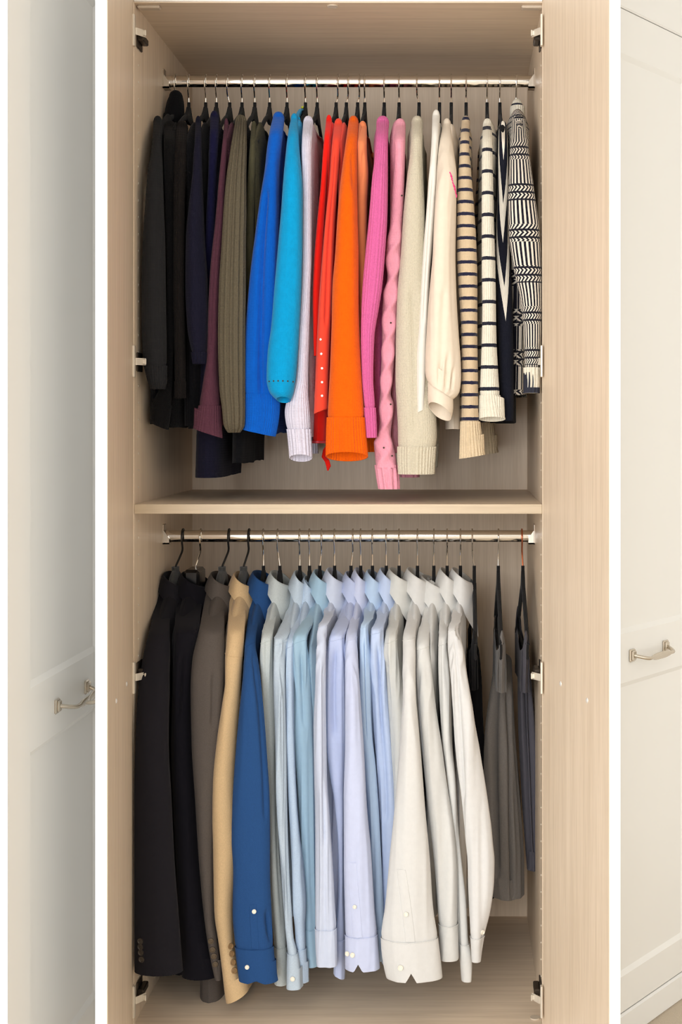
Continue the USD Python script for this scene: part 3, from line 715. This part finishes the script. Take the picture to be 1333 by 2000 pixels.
t, s, sl, off = G('sweater', 'turquoise sweater with eyelet row above its rolled sleeve end', 'sweater', 'u', 598, 'turquoise_knit', [(235, 568, 583), (270, 562, 584), (310, 558, 587), (370, 553, 591), (400, 551, 591), (470, 545, 591), (560, 537, 589), (640, 530, 585), (690, 523, 582), (740, 521, 578), (765, 526, 574), (781, 541, 568)], y=.03, hd=.026, hem=(862, .45), seed=10, ty=.006, A=.002, dx=-.012, lift=.008, dl=.004)
for px in range(529, 577, 9):
    p, n = s.front(px, 747, .0004); obj('eyelet', disc(p, n, .0016, .0008, 10), 'hole_dark', sl, off)
lp = neck_loop(WX(598, RODY), 'u', .125, .004, .05, .014, .205, .017); obj('neck_tape', tube(lp[:14], .002, 8, .004, up=(0, 0, 1)), 'lining_tape', t, off, label='yellow green tape inside the neck')
G('sweater', 'pale lilac ribbed sweater with its cuff hanging open', 'sweater', 'u', 621, 'lilac_knit', [(240, 593, 612), (300, 590, 608), (400, 591, 608), (500, 590, 608), (560, 588, 606), (640, 583, 604), (740, 577, 602), (765, 567, 602), (805, 557, 605), (850, 563, 607), (895, 567, 609)], y=.06, hd=.018, cuff=838, rib=(18, .0011), srib=(26, .0005), hem=(850, .4), seed=11, ty=.008, A=.0015, T=.024, back=(-.03, 0))
t, s, sl, off = G('knit_top', 'bright red top with pink piped hem, between the lilac and coral ones', 'top', 'u', 660, 'red_knit', [(238, 637, 649), (290, 632, 643), (360, 627, 638), (430, 620, 634), (520, 613, 629), (580, 611, 626), (640, 612, 623), (695, 614, 619)], y=.08, hd=.014, hem=(862, .13), T=.024, T2=.036, seed=12, dx=-.026, hemw=.0)
Xh = WX(660, RODY); zh = WZ(862, .13)
obj('hem_piping', tube(np.array([(Xh - .026 + sx * .0185 * math.sqrt(max(0, 1 - abs(q) ** 6)), RODY + q * .175, zh - .001) for sx, qs in ((-1, np.linspace(1, -1, 30)), (1, np.linspace(-1, 1, 30))) for q in qs]), .0028, 8, .0035, up=(0, 0, 1), closed=True), 'piping', t, off, label='pink piping along the hem')
tie = [(WX(px, .16), .16 + .01 * math.sin(k), WZ(py, .16)) for k, (px, py) in enumerate(((634, 856), (640, 870), (634, 880), (632, 892), (640, 900), (643, 910), (641, 918)))]
obj('tie', tube(np.array(tie), np.array([.003, .004, .004, .004, .005, .005, .002]), 8, .0022, up=(1, 0, 0)), 'red_knit', t, off)
t, s, sl, off = G('knit_top', 'coral top with a row of metal studs down its sleeve', 'top', 'u', 682, 'coral_jersey', [(245, 653, 670), (300, 647, 664), (360, 643, 660), (430, 636, 655), (500, 630, 652), (580, 624, 649), (660, 620, 645), (740, 617, 642), (803, 614, 641)], y=.05, hd=.016, hem=(840, .2), seed=13, grooves=[([(300, 655), (430, 645), (520, 641), (640, 638)], .008, 3.2)], tx=.006, dx=-.006, T=.022)
for px, py in ((629, 664), (630, 692), (631, 720), (631, 747), (631, 774)):
    p, n = s.front(px, py, .0008); obj('stud', button_mesh(p, n, .0026), 'steel_stud', sl, off, label='small bright metal stud')
G('sweater', 'orange sweater with a wide ribbed cuff', 'sweater', 'u', 703, 'orange_knit', [(240, 681, 701), (300, 673, 698), (360, 665, 698), (420, 660, 699), (500, 655, 701), (560, 650, 701), (640, 648, 702), (720, 645, 706), (800, 641, 711), (840, 639, 714), (892, 638, 718)], y=.03, hd=.026, hem=(850, .3), seed=14, cuff=815, rib=(38, .0008), ty=.010, grooves=[([(290, 690), (380, 693)], .004, 5)], A=.002)
G('knit_top', 'peach jersey top showing as a narrow strip between orange and pink sweaters', 'top', 'u', 713, 'peach_jersey', [(250, 701, 717), (290, 698, 717), (340, 697, 720), (400, 697, 717), (500, 699, 716), (600, 702, 713), (700, 705, 711), (760, 705, 712)], y=.075, hd=.016, hem=(800, .2), seed=15, T=.02, grooves=[([(290, 712), (360, 705)], .004, 4)])
G('sweater', 'bright pink fuzzy sweater with a slim sleeve', 'sweater', 'u', 751, 'pink_knit', [(240, 736, 760), (300, 734, 757), (350, 728, 757), (420, 722, 756), (490, 715, 752), (560, 709, 746), (600, 707, 740), (660, 706, 731), (740, 708, 729), (790, 712, 732), (820, 714, 734), (855, 716, 735)], y=.035, hd=.022, hem=(850, .2), seed=16, cuff=796, rib=(16, .0010), T=.030, T2=.036, srib=(20, .0006), neck=.12, dl=.04, dr=.05, neckband=False)
def braid(m, s, amp=.0038, P=.118):
    v, f, uv = m; v = v.copy(); ph = uv[:, 0] / .2 * 2 * PI; L = uv[:, 1]
    for sg in (1, -1):
        d = np.angle(np.exp(1j * (ph - PI / 2 - sg * .75 * np.sin(2 * PI * L / P))))
        b = amp * np.exp(-(d / .45) ** 2) * (1 + .35 * sg * np.cos(2 * PI * L / P))
        c = np.stack([np.cos(ph), -np.sin(ph), 0 * ph], -1); v = v + c * b[:, None] * sst((L - .22) / .08)[:, None]
    return v, f, uv
t, s, sl, off = G('sweater', 'pale pink cable knit sweater, longest on the upper rail', 'sweater', 'u', 779, 'rose_knit', [(245, 771, 793), (300, 771, 792), (380, 766, 790), (450, 761, 786), (480, 755, 785), (510, 754, 784), (540, 757, 780), (580, 749, 779), (620, 747, 776), (660, 747, 774), (740, 744, 768), (770, 743, 764), (790, 741, 770), (820, 742, 767), (850, 738, 764), (865, 731, 768), (900, 734, 775), (955, 742, 779)], y=.075, hd=.018, hem=(880, .3), seed=17, cuff=908, rib=(10, .0022), T=.026, A=.0015, neck=.12, dl=.04, dr=.05, back=(.030, .010), backy=.42, neckband=False)
m = braid(s.mesh(s.p0, 913, n=96, step=3, inner=6), s)
pth = sl.GetPath(); UsdGeom.Mesh(sl).GetPointsAttr().Set(UsdGeom.Mesh(usdkit.mesh(stage, '/World/tmp_mesh', (m[0] - np.array(off), m[1]), None, smooth=True, uv=m[2])).GetPointsAttr().Get())
tm = UsdGeom.Mesh.Get(stage, '/World/tmp_mesh'); um = UsdGeom.Mesh(sl)
um.GetFaceVertexCountsAttr().Set(tm.GetFaceVertexCountsAttr().Get()); um.GetFaceVertexIndicesAttr().Set(tm.GetFaceVertexIndicesAttr().Get()); um.GetNormalsAttr().Set(tm.GetNormalsAttr().Get())
UsdGeom.PrimvarsAPI(um).GetPrimvar('st').Set(UsdGeom.PrimvarsAPI(tm).GetPrimvar('st').Get()); stage.RemovePrim('/World/tmp_mesh')
for px, py in ((784, 385), (790, 394), (788, 430), (764, 632), (763, 790), (739, 855), (751, 874), (766, 890)):
    p, n = s.front(px, py, .004); obj('eyelet', disc(p, n, .0018, .0008, 10), 'hole_dark', sl, off)
G('sweater', 'fuzzy oatmeal sweater with a long straight sleeve', 'sweater', 'u', 816, 'oat_knit', [(240, 804, 827), (290, 802, 826), (350, 795, 828), (420, 788, 831), (500, 783, 832), (570, 777, 834), (650, 774, 840), (740, 773, 846), (800, 776, 852), (850, 778, 854), (880, 778, 851), (926, 780, 848)], y=.06, hd=.026, hem=(850, .3), seed=18, cuff=872, rib=(34, .0009), grooves=[([(560, 806), (700, 812), (860, 812)], .006, 9)], T=.034, neck=.12, dl=.04, dr=.05, A=.002)
G('knit_top', 'plain white jersey top between the oatmeal sweater and the cream blouse', 'top', 'u', 858, 'white_jersey', [(228, 845, 860), (280, 843, 857), (350, 838, 853), (420, 833, 849), (480, 828, 845), (540, 824, 840), (640, 818, 836), (700, 814, 834), (803, 815, 829)], y=.045, hd=.014, hem=(790, .2), seed=19, T=.018, T2=.022, neck=.13, grooves=[([(340, 847), (500, 835), (640, 827)], .004, 2.5)], tx=.004, lift=.008)
t, s, sl, off = G('blouse', 'cream blouse with a gathered balloon sleeve and an open cuff', 'blouse', 'u', 883, 'cream_jersey', [(245, 865, 882), (290, 858, 886), (350, 853, 892), (430, 848, 891), (500, 845, 890), (580, 838, 892), (660, 833, 897), (700, 831, 900), (730, 831, 901), (752, 833, 898), (764, 838, 886)], y=.02, hd=.030, hem=(838, .12), seed=20, T=.028, T2=.036, tx=-.016, A=.004, lam=.02, grooves=[([(700, 862), (765, 858)], .007, 3), ([(690, 876), (765, 872)], .008, 3), ([(715, 888), (765, 882)], .008, 2.5), ([(560, 868), (740, 860)], .004, 6)],
      cuff_keys=[(742, 838, 876), (756, 836, 882), (780, 836, 886), (804, 838, 882)], cuff_tx=-.012, cuff_ty=.014, dx=.004, neck=.13, dl=.045, dr=.06)
em = []
for k in range(7):                              # seven stitched strokes, too small to read
    q = [s.front(879.5 + 1.7 * k + d * .5, 341 + 6.2 * k + d, .0010)[0] for d in (0, 4.5, 9 - 2 * (k % 3))]
    em.append(tube(np.array(q), .0011, 6, .0007, up=(1, 0, 0)))
obj('embroidery', cat(em), 'pink_thread', sl, off, label='small pink embroidered lettering')
G('sweater', 'beige sweater with close navy stripes and a plain ribbed cuff', 'sweater', 'u', 909, 'beige_stripe', [(240, 902, 919), (290, 899, 917), (340, 896, 921), (400, 893, 926), (480, 893, 931), (560, 896, 933), (640, 901, 933), (720, 902, 934), (800, 902, 935), (830, 901, 938), (892, 899, 947)], y=.045, hd=.022, cuff=823, cuffmat='beige_knit', rib=(22, .0010), hem=(838, .25), T=.028, seed=21, tx=.004, A=.0022, neck=.12, dl=.04, dr=.05, back=(.038, -.004), backy=.45)
G('sweater', 'cream ribbed sweater with wide spaced navy stripes', 'sweater', 'u', 954, 'cream_stripe', [(245, 944, 961), (330, 942, 963), (430, 942, 965), (520, 942, 968), (600, 943, 969), (660, 942, 970), (720, 940, 973), (775, 938, 977), (819, 937, 987)], y=.045, hd=.018, cuff=772, cuffmat='cream_knit', rib=(26, .0006), srib=(26, .0005), hem=(820, .12), T=.036, T2=.04, dx=-.012, seed=22, ty=.005, A=.0015, neck=.12, dl=.04, dr=.05)
G('sweater', 'navy sweater with white zigzag on its sleeve', 'sweater', 'u', 978, 'navy_chevron', [(250, 975, 991), (300, 974, 993), (370, 973, 994), (430, 971, 993), (500, 969, 997), (580, 971, 1001), (650, 974, 1003), (740, 977, 1004), (822, 980, 1004)], y=.080, hd=.018, hem=(826, .12), T=.03, T2=.05, dx=.004, seed=23, A=.002, bodymat='black_knit')
t, s, sl, off = G('sweater', 'black and white ladder knit sweater with cream cuffs, beside the right wall', 'sweater', 'u', 1009, 'ladder_knit', [(240, 1000, 1028), (290, 997, 1033), (340, 995, 1040), (400, 993, 1048), (460, 995, 1055), (520, 1003, 1058), (580, 1016, 1059), (640, 1023, 1058), (700, 1025, 1055), (720, 1025, 1054), (745, 1027, 1053), (768, 1025, 1052)], y=.012, hd=.018, cuff=718, cuffmat='cream_knit', rib=(14, .0011), hem=(772, .13), T=.046, T2=.050, seed=24, neck=.07, A=.002, neckband=False, dx=-.008, lift=.012)
c = Tube([(206, 1001, 1020), (214, 999, 1022), (232, 997, 1025), (246, 996, 1027)], RODY, RODY, .055, 5, .001, zref=200); obj('collar', c.mesh(cap=True, step=4, rib=(20, .0008), n=120), 'cream_knit', t, off, label='cream stand collar with black rim')
obj('collar_rim', tube(c.point(np.full(40, 206.), np.linspace(0, 2 * PI, 41)[:-1]), .0022, 8, .0022, closed=True, up=(0, 0, 1)), 'navy_trim', t, off)
obj('cuff_trim', s.mesh(757, s.p1, cap=False, grow=.0018, rib=(14, .0011), n=84, step=4), 'navy_trim', sl, off, label='navy edge of the cream cuff')
obj('hem_band', body_mesh(WX(1009, RODY) - .0078, 'u', WZ(800, .13), .047, .051, 0, .0, 0, 0, 0, .2055, .176, 24, .002)[0:3], 'black_knit', t, off) if False else None

# ---- lower rail
def buttons(s, sl, off, pts, r, mat, label=None, out=.001):
    for px, py in pts:
        p, n = s.front(px, py, out); obj('button', button_mesh(p, n, r), mat, sl, off, label=label)
JC = dict(a=.021, b=.066, ztop=-.014, drop=.030, leaf=.028, point=.05, flare=.012, gapang=.5)
t, s, sl, off = G('blazer', 'navy charcoal blazer beside the left wall, four buttons on its cuff', 'blazer', 'l', 345, 'charcoal_suiting', [(1146, 308, 337), (1230, 293, 331), (1270, 283, 332), (1340, 271, 331), (1450, 265, 329), (1560, 262.5, 334), (1680, 262.5, 340), (1780, 262.5, 348), (1896, 263, 357)], y=-.012, hd=.026, hem=(1850, .2), T=.045, T2=.05, seed=31, A=.003, lam=.05, collar=JC, dk=[(1146, .255), (1174, .225), (1238, .080), (1460, -.012)], lift=.004, dx=-.006, half=.215, L2=220.)
buttons(s, sl, off, ((280, 1830), (280, 1841), (281, 1852), (282.5, 1865)), .0062, 'dark_button')
t, s, sl, off = G('blazer', 'plain black blazer on the glossy black hanger', 'blazer', 'l', 382, 'black_suiting', [(1146, 349, 396), (1230, 341, 389), (1290, 338, 377), (1360, 336, 375), (1460, 334, 377), (1560, 338, 383), (1680, 344, 390), (1800, 350, 402), (1904, 356, 427)], y=.085, hd=.026, hem=(1870, .2), T=.045, T2=.06, seed=32, A=.005, lam=.04, collar=dict(JC, a=.024), dk=[(1146, .255), (1174, .225), (1238, .080), (1400, .085)], lift=.004, grooves=[([(1270, 362), (1400, 352)], .008, 6)])
t, s, sl, off = G('blazer', 'mid grey wool blazer with horn buttons beside the tan one', 'blazer', 'l', 436, 'grey_suiting', [(1146, 404, 436), (1225, 391, 438), (1290, 376, 440), (1340, 373, 438), (1450, 375, 432), (1560, 382, 425), (1680, 389, 420), (1780, 398, 420), (1840, 406, 426), (1912, 420, 434)], y=.060, hd=.030, hem=(1962, .14), T=.045, T2=.055, seed=33, A=.003, lam=.05, collar=JC, dk=[(1146, .255), (1174, .225), (1238, .080), (1400, .060)], lift=.004, bodymat='grey_suiting', grooves=[([(1300, 423), (1420, 421)], .006, 4)])
buttons(s, sl, off, ((415, 1832), (418, 1849), (420.5, 1862), (423, 1878)), .0058, 'horn_button')
t, s, sl, off = G('blazer', 'tan flannel blazer with a slit cuff and horn buttons', 'blazer', 'l', 478, 'tan_flannel', [(1146, 450, 482), (1230, 445, 478), (1290, 440, 474), (1330, 440, 471), (1370, 435, 468), (1440, 425, 463), (1530, 417, 459), (1600, 416, 463), (1640, 417, 466), (1700, 418, 461), (1780, 420, 455), (1840, 428, 456), (1900, 436, 470), (1944, 443, 486)], y=.050, hd=.028, hem=(1925, .16), T=.04, T2=.05, seed=34, A=.003, lam=.05, collar=dict(JC, a=.018), dk=[(1146, .255), (1174, .225), (1238, .080), (1400, .050)], lift=.004, seam=[(1278, 3)], tx=.012, dx=.004)
buttons(s, sl, off, ((452, 1842), (454, 1857), (457, 1873), (460, 1888)), .0062, 'tan_button')
SC = dict(a=.019, b=.058, drop=.030, leaf=.027, xo=.005)
t, s, sl, off = G('shirt', 'dark blue cotton shirt with white cuff buttons next to the tan blazer', 'shirt', 'l', 513, 'indigo_denim', [(1146, 494, 522), (1170, 490, 515), (1208, 485, 506), (1255, 479, 500), (1300, 476, 506), (1340, 473, 510), (1400, 467, 516), (1480, 460, 522), (1560, 455, 527), (1640, 453, 528), (1700, 456, 528), (1780, 455, 531), (1848, 460, 534), (1914, 468, 543)], y=.02, hd=.022, cuff=1847, hem=(1760, .2), T=.030, seed=35, A=.003, collar=dict(a=.021, b=.062, ztop=-.012, drop=.03, xo=.004), dk=[(1146, .258), (1180, .229), (1255, .080), (1385, .02)], lift=-.012, tuck=.001, seam=[(1257, -4)], grooves=[([(1270, 497), (1420, 513), (1600, 521)], .006, 4), ([(1770, 522), (1838, 531)], .010, 4)], notch=(504, 16, .007), cuffgrow=.0008)
obj('sleeve_placket', s.strip([(1760, 497), (1845, 502)], 7), 'indigo_denim', sl, off)
buttons(s, sl, off, ((500, 1772),), .0045, 'pearl_button', 'white button', .003); buttons(s, sl, off, ((487, 1880),), .0045, 'pearl_button', 'white button', .003)
def shirt(label, hook, mat, keys, y, cuff, seed, hem=1760, col=None, A=.0075, **kw):
    kw.setdefault('hd', .018); kw.setdefault('T', .028); kw.setdefault('cuffgrow', .0006); kw.setdefault('lam', .020)
    k0 = keys[0]; pc = CX + (hook - CX) * 3.006 / 2.96
    keys = [(1146, pc - 14, pc + 10), (1170, pc - 14, pc + 9), (1208, (pc - 10) * .5 + (k0[1] + 1) * .5, (pc + 9) * .5 + (k0[2] - 1) * .5)] + list(keys)
    kw.setdefault('tuck', .0009)
    return G('shirt', label, 'shirt', 'l', hook, mat, keys, y=y, cuff=cuff, hem=(hem, .2), seed=seed, A=A, Ab=.004, collar=dict(SC, **(col or {})), dk=[(1146, .258), (1180, .229), (k0[0], .080), (k0[0] + 130, y)], seam=[(k0[0] + 2, -4)], lift=-.012, **kw)
shirt('grey washed denim shirt next to the dark blue shirt', 544, 'grey_denim', [(1250, 510, 532), (1300, 507, 533), (1400, 508, 540), (1480, 513, 541), (1560, 518, 545), (1680, 524, 549), (1780, 530, 556), (1845, 536, 560), (1919, 538, 562)], .085, 1846, 36, col=dict(a=.018, ztop=-.012))
t, s, sl, off = shirt('pale blue denim shirt with wrinkled cuff', 586, 'pale_denim', [(1254, 536, 561), (1300, 534, 558), (1420, 537, 560), (1560, 541, 563), (1640, 545, 565), (1700, 549, 567), (1780, 555, 571), (1830, 560, 574), (1860, 562, 582), (1925, 562, 592)], .055, 1858, 37, col=dict(a=.013, ztop=-.012))
buttons(s, sl, off, ((575, 1902),), .0048, 'pearl_button', 'cream button', .003)
t, s, sl, off = shirt('sky blue denim shirt half behind the pale denim one', 604, 'sky_denim', [(1260, 559, 576), (1300, 558, 573), (1420, 560, 573), (1560, 564, 578), (1640, 568, 585), (1700, 571, 592), (1770, 574, 598), (1810, 578, 596), (1850, 579, 598), (1915, 583, 604)], .072, 1850, 38, col=dict(a=.012, ztop=-.024))
buttons(s, sl, off, ((587, 1888),), .0045, 'pearl_button', 'cream button', .003)
shirt('aqua cotton shirt behind the denim ones', 628, 'aqua_cotton', [(1250, 572, 600), (1300, 571, 606), (1420, 574, 612), (1560, 582, 615), (1640, 586, 616), (1720, 590, 617), (1812, 594, 619), (1884, 597, 621)], .098, 1812, 39, col=dict(a=.018, b=.062, ztop=-.010), grooves=[([(1270, 590), (1420, 596)], .006, 5)])
t, s, sl, off = shirt('ice blue shirt with a long collar point and a plain cuff', 653, 'ice_cotton', [(1220, 622, 640), (1260, 620, 637), (1340, 617, 636), (1420, 614, 637), (1500, 615, 638), (1600, 617, 644), (1700, 617, 651), (1770, 617, 655), (1812, 617, 658), (1884, 621, 659)], .03, 1812, 40, col=dict(a=.017, point=.105), hd=.018, grooves=[([(1300, 633), (1450, 634), (1650, 637)], .004, 3)])
t, s, sl, off = shirt('periwinkle shirt with a narrow folded sleeve', 690, 'periwinkle_cotton', [(1246, 643, 674), (1300, 636, 676), (1340, 634, 676), (1420, 636, 676), (1500, 645, 674), (1560, 654, 672), (1640, 659, 672), (1740, 661, 672), (1830, 656, 675), (1905, 653, 673)], .075, 1832, 41, col=dict(a=.018, ztop=-.014), T=.034, T2=.05, dx=-.022, grooves=[([(1260, 656), (1340, 653), (1440, 656)], .010, 6)], tx=-.006)
t, s, sl, off = shirt('lavender shirt with two buttons on its notched cuff', 703, 'lavender_cotton', [(1246, 676, 698), (1300, 675, 701), (1380, 675, 706), (1450, 675, 711), (1560, 672, 717), (1680, 672, 727), (1780, 674, 733), (1824, 675, 737), (1890, 675, 742)], .035, 1824, 42, col=dict(a=.012), hd=.024, notch=(702, 8, .016), A=.004)
obj('sleeve_placket', s.strip([(1678, 689), (1760, 696), (1822, 701)], 9), 'lavender_cotton', sl, off)
buttons(s, sl, off, ((696, 1762),), .004, 'pearl_button', 'cream button', .004); buttons(s, sl, off, ((682, 1856), (692, 1856)), .005, 'pearl_button', 'cream button', .003)
shirt('chambray shirt pressed between lavender and cornflower shirts', 730, 'chambray', [(1222, 705, 720), (1260, 703, 722), (1320, 703, 724), (1420, 707, 727), (1500, 712, 735), (1600, 718, 741), (1700, 724, 746), (1800, 728, 750), (1870, 731, 753)], .085, 1806, 43, col=dict(a=.016, ztop=-.010), grooves=[([(1240, 712), (1340, 715), (1440, 716)], .007, 3)])
shirt('cornflower blue shirt next to the first white shirt', 755, 'cornflower_cotton', [(1232, 727, 749), (1260, 726, 750), (1300, 726, 754), (1380, 729, 761), (1440, 733, 766), (1540, 740, 774), (1640, 744, 776), (1740, 746, 776), (1806, 746, 776), (1880, 747, 776)], .105, 1806, 44, col=dict(a=.015), grooves=[([(1250, 738), (1380, 745), (1500, 754), (1600, 757)], .008, 3.5)])
WC = dict(a=.022, b=.062, leaf=.028, point=.095)
shirt('white shirt next to the blue shirts, its broad collar facing out', 779, 'white_cotton_0', [(1250, 752, 776), (1275, 750, 778), (1310, 755, 782), (1420, 763, 795), (1540, 770, 802), (1640, 776, 806), (1740, 780, 810), (1806, 780, 810), (1880, 780, 810)], .095, 1806, 45, col=WC, grooves=[([(1280, 757), (1320, 756)], .008, 4)])
t, s, sl, off = shirt('white shirt with the widest sleeve and a notched cuff in front', 814, 'white_cotton_1', [(1245, 788, 812), (1300, 787, 812), (1360, 787, 813), (1407, 784, 817), (1500, 778, 825), (1590, 770, 832), (1680, 761, 840), (1770, 752, 846), (1828, 745, 855), (1908, 756, 864)], .015, 1830, 46, col=WC, hd=.028, notch=(805, 10, .019), A=.004, cuffgrow=.0008, lam=.03)
obj('sleeve_placket', s.strip([(1690, 785), (1774, 797), (1828, 803)], 9), 'white_cotton_1', sl, off)
buttons(s, sl, off, ((795, 1774),), .0045, 'pearl_button', 'cream button', .004); buttons(s, sl, off, ((785, 1878),), .0055, 'pearl_button', 'cream button', .003)
shirt('white shirt with a low wide collar, third of the white ones', 846, 'white_cotton_2', [(1262, 814, 838), (1300, 814, 842), (1380, 818, 851), (1460, 824, 864), (1540, 832, 875), (1620, 842, 887), (1700, 850, 893), (1780, 856, 893), (1806, 858, 894), (1870, 860, 896)], .055, 1802, 47, col=dict(WC, ztop=-.022, a=.026), hd=.022, lam=.026)
shirt('white shirt with a slim folded sleeve, fourth of the white ones', 873, 'white_cotton_3', [(1255, 857, 873), (1300, 856, 877), (1360, 858, 880), (1440, 864, 883), (1520, 874, 890), (1600, 883, 895), (1680, 890, 902), (1760, 892, 909), (1830, 895, 912), (1868, 899, 919), (1912, 903, 918)], .068, 1840, 48, col=dict(WC, a=.016), hd=.014)
t, s, sl, off = shirt('white shirt with a sleeve swinging right, beside the black garment', 898, 'white_cotton_4', [(1227, 877, 896), (1260, 876, 904), (1320, 880, 914), (1400, 886, 927), (1480, 893, 940), (1560, 903, 951), (1640, 910, 962), (1680, 913, 967), (1720, 914, 966), (1780, 917, 956), (1826, 920, 945), (1875, 924, 937)], .035, 1826, 49, col=dict(WC, a=.018), hd=.018, grooves=[([(1240, 888), (1400, 900), (1560, 908)], .006, 3)])
buttons(s, sl, off, ((942, 1815),), .0045, 'pearl_button', 'cream button', .002)

def draped(name, label, category, hook, mat, keys, hd, yc, seed, A=.010, lam=.03, grooves=(), shoulder=True, T=.02, hemz=1500):
    """a strapless or narrow garment: a folded skirt of cloth hung from the hanger's arms"""
    X = WX(hook, RODY); off = (X, RODY, RZ['l'] - .07)
    t = thing(name, label, category, off)
    s = Tube(keys, yc, yc, hd, seed, A, grooves, lam, zref=1100)
    obj('body', s.mesh(n=110, step=8), mat, t, off)
    if shoulder: obj('bodice', body_mesh(X, 'l', WZ(hemz, yc), T, T * 1.3, 0, .186, .115, .135, .02, .205, .135, seed, .004, 1100), mat, t, off)
    return t, s, off
draped('top', 'black sleeveless top between the last white shirt and the grey wool garment', 'top', 924, 'black_crepe', [(1270, 913, 936), (1320, 912, 941), (1400, 914, 944), (1500, 920, 950), (1600, 926, 956), (1750, 934, 966)], .15, .27, 61, hemz=1325, T=.018)
t, s, off = draped('dress', 'charcoal grey wool garment on black velvet hanger, folds falling wide', 'dress', 976, 'grey_wool', [(1290, 966, 1000), (1340, 960, 1003), (1420, 950, 1006), (1500, 945, 1012), (1600, 946, 1020), (1680, 952, 1024), (1742, 960, 1024)], .165, .27, 62, A=.012, lam=.034, grooves=[([(1300, 975), (1420, 968), (1700, 972)], .02, 4), ([(1340, 992), (1500, 994), (1740, 1000)], .02, 4)], hemz=1330, T=.022)
draped('dress', 'slate grey garment on the copper hook beside the right wall', 'dress', 1020, 'slate_crepe', [(1290, 1011, 1034), (1340, 1011, 1038), (1420, 1012, 1045), (1500, 1016, 1050), (1600, 1022, 1052), (1696, 1030, 1055)], .16, .27, 63, A=.008, lam=.022, grooves=[([(1290, 1024), (1420, 1024), (1690, 1034)], .02, 3), ([(1300, 1032), (1420, 1037), (1690, 1046)], .016, 3)], hemz=1330, T=.02)
